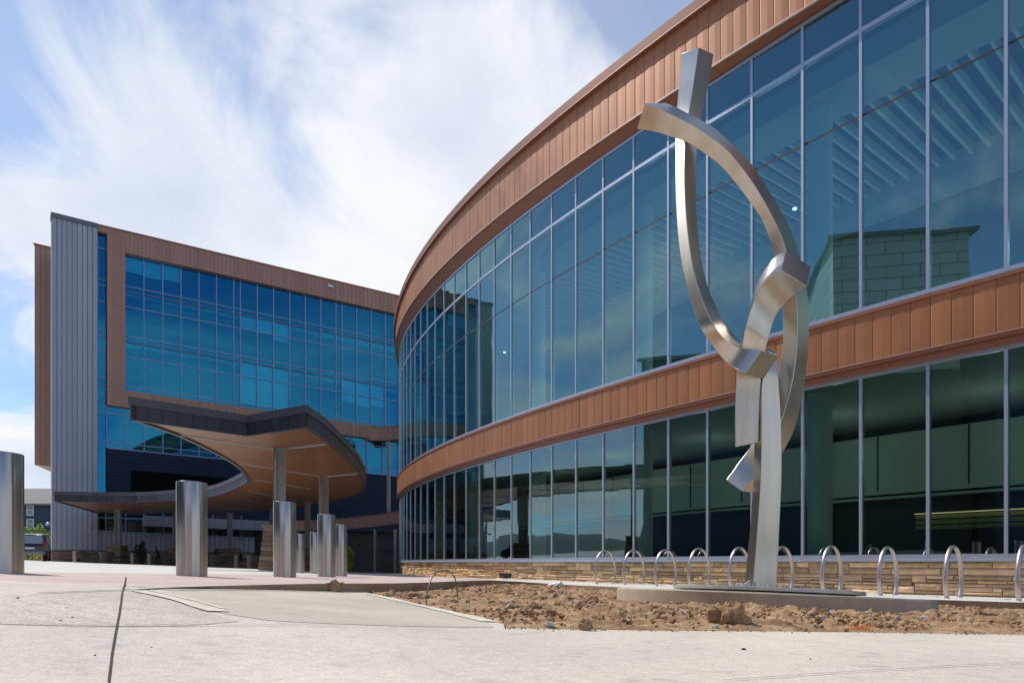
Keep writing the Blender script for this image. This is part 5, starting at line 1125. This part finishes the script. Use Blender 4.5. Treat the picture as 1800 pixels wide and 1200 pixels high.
# people (small and far, in the canopy shade)
def person(px, py, D, hpx, label, pose='walk', face=-1, mats=None):
    x, y = PXD(px, D); z = (HY - py) / FPX * D + E; H = hpx / FPX * D; u = H / 1.75
    me = bpy.data.meshes.new('person'); f = face
    if pose == 'walk':
        J = {'pel': (0, 0, .95), 'spine': (.06 * f, 0, 1.15), 'chest': (.14 * f, 0, 1.36), 'neck': (.19 * f, 0, 1.50), 'head': (.24 * f, 0, 1.60), 'top': (.26 * f, 0, 1.68),
             'hl': (0, -.09, .92), 'kl': (.16 * f, -.10, .52), 'al': (.04 * f, -.10, .09), 'tl': (.18 * f, -.10, .03), 'hr': (0, .09, .92), 'kr': (-.06 * f, .10, .50), 'ar': (-.30 * f, .10, .12), 'tr': (-.17 * f, .10, .03),
             'sl': (.14 * f, -.19, 1.40), 'el': (.12 * f, -.24, 1.12), 'wl': (.32 * f, -.20, .98), 'nl': (.38 * f, -.19, .93), 'sr': (.14 * f, .19, 1.40), 'er': (.02 * f, .24, 1.14), 'wr': (.12 * f, .22, .92), 'nr': (.15 * f, .21, .86)}
    else:
        J = {'pel': (0, 0, .78), 'spine': (.03 * f, 0, 1.0), 'chest': (.08 * f, 0, 1.25), 'neck': (.10 * f, 0, 1.42), 'head': (.15 * f, 0, 1.54), 'top': (.17 * f, 0, 1.63),
             'hl': (0, -.10, .76), 'kl': (.36 * f, -.14, .66), 'al': (.34 * f, -.14, .12), 'tl': (.50 * f, -.14, .04), 'hr': (0, .10, .76), 'kr': (.30 * f, .14, .60), 'ar': (.20 * f, .14, .12), 'tr': (.36 * f, .14, .04),
             'sl': (.08 * f, -.20, 1.32), 'el': (.12 * f, -.25, 1.03), 'wl': (.32 * f, -.15, .88), 'nl': (.38 * f, -.13, .84), 'sr': (.08 * f, .20, 1.32), 'er': (.12 * f, .25, 1.03), 'wr': (.32 * f, .15, .88), 'nr': (.38 * f, .13, .84)}
    R = {'pel': .145, 'spine': .13, 'chest': .155, 'neck': .058, 'head': .10, 'top': .085, 'hl': .10, 'hr': .10, 'kl': .062, 'kr': .062, 'al': .042, 'ar': .042, 'tl': .035, 'tr': .035, 'sl': .06, 'sr': .06, 'el': .043, 'er': .043, 'wl': .03, 'wr': .03, 'nl': .03, 'nr': .03}
    ks = list(J); ed = [('pel', 'spine'), ('spine', 'chest'), ('chest', 'neck'), ('neck', 'head'), ('head', 'top'), ('pel', 'hl'), ('hl', 'kl'), ('kl', 'al'), ('al', 'tl'), ('pel', 'hr'), ('hr', 'kr'), ('kr', 'ar'), ('ar', 'tr'), ('chest', 'sl'), ('sl', 'el'), ('el', 'wl'), ('wl', 'nl'), ('chest', 'sr'), ('sr', 'er'), ('er', 'wr'), ('wr', 'nr')]
    me.from_pydata([tuple(Vector(J[k]) * u) for k in ks], [(ks.index(a), ks.index(b)) for a, b in ed], []); o = bpy.data.objects.new('person', me); COL.objects.link(o)
    sk = o.modifiers.new('skin', 'SKIN')
    for k, n_ in enumerate(ks): me.skin_vertices[0].data[k].radius = (R[n_] * u, R[n_] * u)
    me.skin_vertices[0].data[0].use_root = True
    ss = o.modifiers.new('sub', 'SUBSURF'); ss.levels = 2; ss.render_levels = 2; o.location = (x, y, z)
    shirt, trous, skin, hair = mats
    mm = bpy.data.materials.new('clothing'); mm.use_nodes = True; N = mm.node_tree.nodes; L = mm.node_tree.links; pr = N['Principled BSDF']; pr.inputs['Roughness'].default_value = .8
    tc = N.new('ShaderNodeTexCoord'); sp = N.new('ShaderNodeSeparateXYZ'); L.new(tc.outputs['Object'], sp.inputs[0]); cr = N.new('ShaderNodeValToRGB'); cr.color_ramp.interpolation = 'CONSTANT'; dv = N.new('ShaderNodeMath'); dv.operation = 'DIVIDE'; dv.inputs[1].default_value = 1.8 * u; L.new(sp.outputs[2], dv.inputs[0]); L.new(dv.outputs[0], cr.inputs[0])
    e = cr.color_ramp.elements; e[0].position = 0; e[0].color = (.03, .03, .03, 1); e[1].position = .05; e[1].color = (*trous, 1)
    for pos, c in (((.53 if pose == 'walk' else .45), shirt), (1.47 / 1.8, skin)): q = e.new(pos); q.color = (*c, 1)
    L.new(cr.outputs[0], pr.inputs['Base Color']); me.materials.append(mm)
    tag(o, label, 'person')
    hd = Vector(J['head']) * u; V, F = rock((0, 0, 0), .118 * u, 3, (1, .9, 1), .06, 3); V = [v for v in V]; mb = MB(); mb.poly([(v.x - .02 * f * u, v.y, max(v.z, -.03 * u) + .035 * u) for v in V], F)
    h_ = mb.build('hair', mat('dark_hair', (.03, .022, .018), .7), None, smooth=60); h_.parent = o; h_.location = hd
    return o
SK = (.42, .26, .18)
person(278.5, 992.6, 52.2, 33, 'person in dark blue top and black trousers walking past a grey planter', 'walk', -1, ((.02, .035, .09), (.012, .012, .014), SK, None))
person(424.5, 997.5, 50.5, 31, 'person in a dark top and blue jeans seated between two tan bollards', 'sit', -1, ((.015, .018, .04), (.03, .075, .14), SK, None))

# ------------------------------------------------------------------ far left: car and blue house
def house(name, origin, L_, Wd, hw, hr, ang_, label, wins, floors=3, colr=None, seed=1, group=None, ws=(.6, .7)):
    o = thing(name, origin, label, 'house', group); ca, sa = math.cos(ang_), math.sin(ang_); ox, oy, oz = origin
    def T(x, y, z): return Vector((ox + x * ca - y * sa, oy + x * sa + y * ca, oz + z))
    wallm = colr or M['navy_sid']
    mb = MB(); P = [T(0, 0, 0), T(L_, 0, 0), T(L_, Wd, 0), T(0, Wd, 0)]; mb.prism([(p.x, p.y) for p in P], oz - 1, oz + hw)
    G1 = [T(0, 0, hw), T(0, Wd, hw), T(0, Wd / 2, hw + hr - .3)]; mb.quad(*G1); G2 = [T(L_, 0, hw), T(L_, Wd / 2, hw + hr - .3), T(L_, Wd, hw)]; mb.quad(*G2)
    mb.build('wall', wallm, o)
    mb = MB(); ov = .5
    for s in (0, 1):
        y0 = -ov if s == 0 else Wd + ov; mb.hexa([T(-ov, y0, hw - .25), T(L_ + ov, y0, hw - .25), T(L_ + ov, Wd / 2, hw + hr - .15), T(-ov, Wd / 2, hw + hr - .15)], [T(-ov, y0, hw), T(L_ + ov, y0, hw), T(L_ + ov, Wd / 2, hw + hr + .1), T(-ov, Wd / 2, hw + hr + .1)])
    mb.build('roof', M['shingle'], o)
    for (xc, fl) in wins:
        zc = .9 + fl * 2.75; w2, h2 = ws
        f = MB(); 
        for (a, b, c, d) in ((-w2 - .12, -w2, -h2 - .12, h2 + .12), (w2, w2 + .12, -h2 - .12, h2 + .12), (-w2, w2, h2, h2 + .12), (-w2, w2, -h2 - .12, -h2), (-w2, w2, -.04, .04)):
            p = [T(xc + a, -.08, zc + c + .7), T(xc + b, -.08, zc + c + .7), T(xc + b, .0, zc + c + .7), T(xc + a, .0, zc + c + .7)]; q = [v + Vector((0, 0, d - c)) for v in p]; f.hexa(p, q)
        fo_ = f.build('window', M['white_trim'], o); g = MB(); g.quad(T(xc - w2, -.03, zc - h2 + .7), T(xc + w2, -.03, zc - h2 + .7), T(xc + w2, -.03, zc + h2 + .7), T(xc - w2, -.03, zc + h2 + .7)); g.build('pane', M['pane_h'], fo_)
    return o
M['navy_sid'] = mat('navy_siding', (0.028, 0.055, 0.105), .7, var=.05); M['shingle'] = mat('grey_shingle', (0.21, 0.20, 0.19), .9, var=.15, scale=.6); M['white_trim'] = mat('white_trim', (.75, .76, .78), .6); M['pane_h'] = mat('house_pane', (.16, .20, .22), .15, spec=.8)
M['tan_sid'] = mat('tan_siding', (0.30, 0.27, 0.20), .8, var=.06); M['sheath'] = mat('pale_sheathing', (0.50, 0.56, 0.53), .7, var=.12, scale=.8)
hx, hy = PXD(-20, 92)
house('blue_house', (hx, hy, G(hx, hy) - 3), 22, 12, 10.4, 2.6, rad(2), 'navy blue sided house with grey roof and white windows at the far left', [(5.5, 2.87), (5.5, 2.2), (1.5, 2.87), (1.5, 2.2), (9.5, 2.87), (9.5, 2.2)], ws=(.36, .58))
# apartments across the road, seen reflected in the curved glass
wn = [(x, f) for x in (2.5, 6.5, 10.5, 14.5, 18.5, 22.5, 26.5, 30.5) for f in (0, 1, 2, 3)]
bm_ = mat_conc('sheathing', (.45, .52, .50), 3, .05, .1)
def sheath_mat():
    m = bpy.data.materials.new('wrapped_sheathing'); m.use_nodes = True; N = m.node_tree.nodes; L = m.node_tree.links; p = N['Principled BSDF']; p.inputs['Roughness'].default_value = .7
    tc = N.new('ShaderNodeTexCoord'); sp = N.new('ShaderNodeSeparateXYZ'); L.new(tc.outputs['Object'], sp.inputs[0]); cb_ = N.new('ShaderNodeCombineXYZ'); L.new(sp.outputs[1], cb_.inputs[0]); L.new(sp.outputs[2], cb_.inputs[1])
    b = N.new('ShaderNodeTexBrick'); L.new(cb_.outputs[0], b.inputs[0]); b.inputs['Scale'].default_value = 1; b.inputs['Brick Width'].default_value = 2.4; b.inputs['Row Height'].default_value = 0.9; b.inputs['Mortar Size'].default_value = .035
    b.inputs['Color1'].default_value = (.62, .70, .66, 1); b.inputs['Color2'].default_value = (.52, .60, .57, 1); b.inputs['Mortar'].default_value = (.12, .14, .15, 1); L.new(b.outputs['Color'], p.inputs['Base Color']); return m
house('apartment_block', (-28, 10, G(-28, 10)), 17, 12, 15.5, 1.6, rad(90), 'dark navy apartment block across the road, mirrored in the lower curved glass', [], colr=M['navy_sid'], group='apartment blocks across the road')
house('apartment_block', (-30, -2, G(-30, -2)), 11, 12, 24.0, 0.5, rad(90), 'pale half wrapped apartment block under construction, mirrored in the upper curved glass', [(x, f) for x in (2, 9) for f in (0.2, 1.6, 3.0)], colr=sheath_mat(), group='apartment blocks across the road')
pale_ = bpy.data.objects['apartment_block.001']; mb = MB(); x_, y_ = -30, -2; z_ = G(x_, y_); mb.box((x_ - .2, y_ - .08, z_ - .5), (x_ + .09, y_ + 11.08, z_ + 13.5)); mb.build('lower_wall', mat('dark_olive_siding', (.045, .055, .045), .8), pale_)
house('apartment_block', (-27.5, -46, G(-27, -46)), 43.4, 14, 16.5, 2.2, rad(90), 'long dark apartment block with a gable roof behind the viewer, mirrored in the steel', [(x, f) for x in (3, 9, 15, 21) for f in (0.2, 1.4, 2.6)], colr=M['navy_sid'], group='apartment blocks across the road')
house('apartment_block', (22, -46, G(22, -46)), 40, 14, 11.0, 3.2, rad(180), 'low tan apartment block facing the plaza from behind the viewer, mirrored in the steel leg', [(x, f) for x in (3, 9, 15, 21, 27, 33) for f in (0.2, 1.4, 2.4)], colr=mat('brown_siding', (.14, .11, .085), .8, var=.06), group='apartment blocks across the road')
# hills
mb = MB(); vs = []; fs = []; K_ = 90
for j in range(K_ + 1):
    a = rad(-200 + 175 * j / K_); h = 60 + 90 * (0.5 + .5 * math.sin(j * .21)) + 40 * noise.noise(Vector((j * .3, 0, 0)))
    for (r, z) in ((2600, -60), (3000, h * .6), (3500, h), (4200, h * .5)): vs.append((r * math.sin(a), r * math.cos(a), z))
for j in range(K_):
    for q in range(3): a = j * 4 + q; fs.append((a, a + 4, a + 5, a + 1))
mb.poly(vs, fs); hl = mb.build('hills', mat('distant_hill', (.10, .13, .12), .95, var=.2, scale=.002), smooth=60); hl['kind'] = 'structure'
# black car seen from behind
def car():
    D = 45.5; cx, cy = PXD(28, D); cy += 1.6; z0 = G(cx, cy); o = thing('parked_car', (cx, cy, z0), 'black sport utility car parked at the far left in front of the blue house', 'car')
    Lh = 2.3; yaw = rad(31); ca, sa = math.cos(yaw), math.sin(yaw)
    def T(x, y, z): return Vector((cx + x * ca - y * sa, cy + x * sa + y * ca, z0 + z))     # y=- is the tail facing us
    prof = [(-2.3, .45), (-2.32, .95), (-2.2, 1.12), (-1.95, 1.75), (-1.2, 1.84), (.3, 1.80), (1.0, 1.22), (2.05, 1.05), (2.3, .8), (2.3, .45)]
    mb = MB(); wd = .93
    def sec(p, w): return [T(s * w, y, z) for s in (-1, 1) for (y, z) in [p]]
    n = len(prof); V = []
    for (y, z) in prof: w = wd if z < 1.2 else wd - .18 * (z - 1.2) / .6; V += [T(-w, y, z), T(w, y, z)]
    F = [(2 * k, 2 * k + 1, 2 * ((k + 1) % n) + 1, 2 * ((k + 1) % n)) for k in range(n)] + [tuple(2 * k for k in reversed(range(n))), tuple(2 * k + 1 for k in range(n))]
    mb.poly(V, F); mb.build('body', mat('black_car_paint', (.012, .012, .014), .25, coat=.6), o, smooth=30, bevel=.03)
    mb = MB(); mb.quad(T(-.72, -2.20, 1.16), T(.72, -2.20, 1.16), T(.66, -2.0, 1.68), T(-.66, -2.0, 1.68))
    mb.build('rear_window', mat('car_glass', (.25, .32, .36), .08, spec=1), o)
    mb = MB(); 
    for s in (-1, 1): mb.quad(T(s * .945, -1.8, 1.2), T(s * .945, .75, 1.2), T(s * .84, .25, 1.68), T(s * .83, -1.7, 1.70))
    mb.build('side_window', mat('car_glass', (.25, .32, .36), .08, spec=1), o)
    mb = MB(); mb.prism([tuple(T(-.5, -2.42, 0)[:2]), tuple(T(.5, -2.42, 0)[:2]), tuple(T(.9, -2.25, 0)[:2]), tuple(T(-.9, -2.25, 0)[:2])], z0 + .42, z0 + .62); mb.build('bumper', mat('grey_bumper', (.25, .25, .26), .4), o)
    mb = MB(); mb.quad(T(-.26, -2.34, .78), T(.26, -2.34, .78), T(.26, -2.33, .90), T(-.26, -2.33, .90)); mb.build('number_plate', M['white_trim'], o)
    for s in (-1, 1):
        mb = MB(); mb.box((0, 0, 0), (.01, .01, .01)); P = [T(s * .70, -2.35, .95), T(s * .92, -2.30, .95), T(s * .92, -2.25, 1.25), T(s * .72, -2.26, 1.25)]; mb = MB(); mb.quad(*P); mb.build('tail_light', mat('red_lens', (.35, .01, .01), .2), o)
    for s in (-1, 1):
        for y in (-1.45, 1.45):
            a, b = T(s * .72, y, .35), T(s * .96, y, .35); mb = MB(); mb.tube([a, b], .36, 20); w_ = mb.build('wheel', mat('tyre', (.02, .02, .02), .8), o, smooth=40); mb = MB(); mb.tube([b - (b - a) * .05, b + (b - a) * .04], .22, 14); mb.build('rim', M['galv'], w_, smooth=40)
    mb = MB(); 
    for s in (-1, 1): mb.tube([T(s * .62, -1.6, 1.86), T(s * .62, -.1, 1.9)], .025, 6)
    mb.build('roof_rails', M['galv'], o)
car()
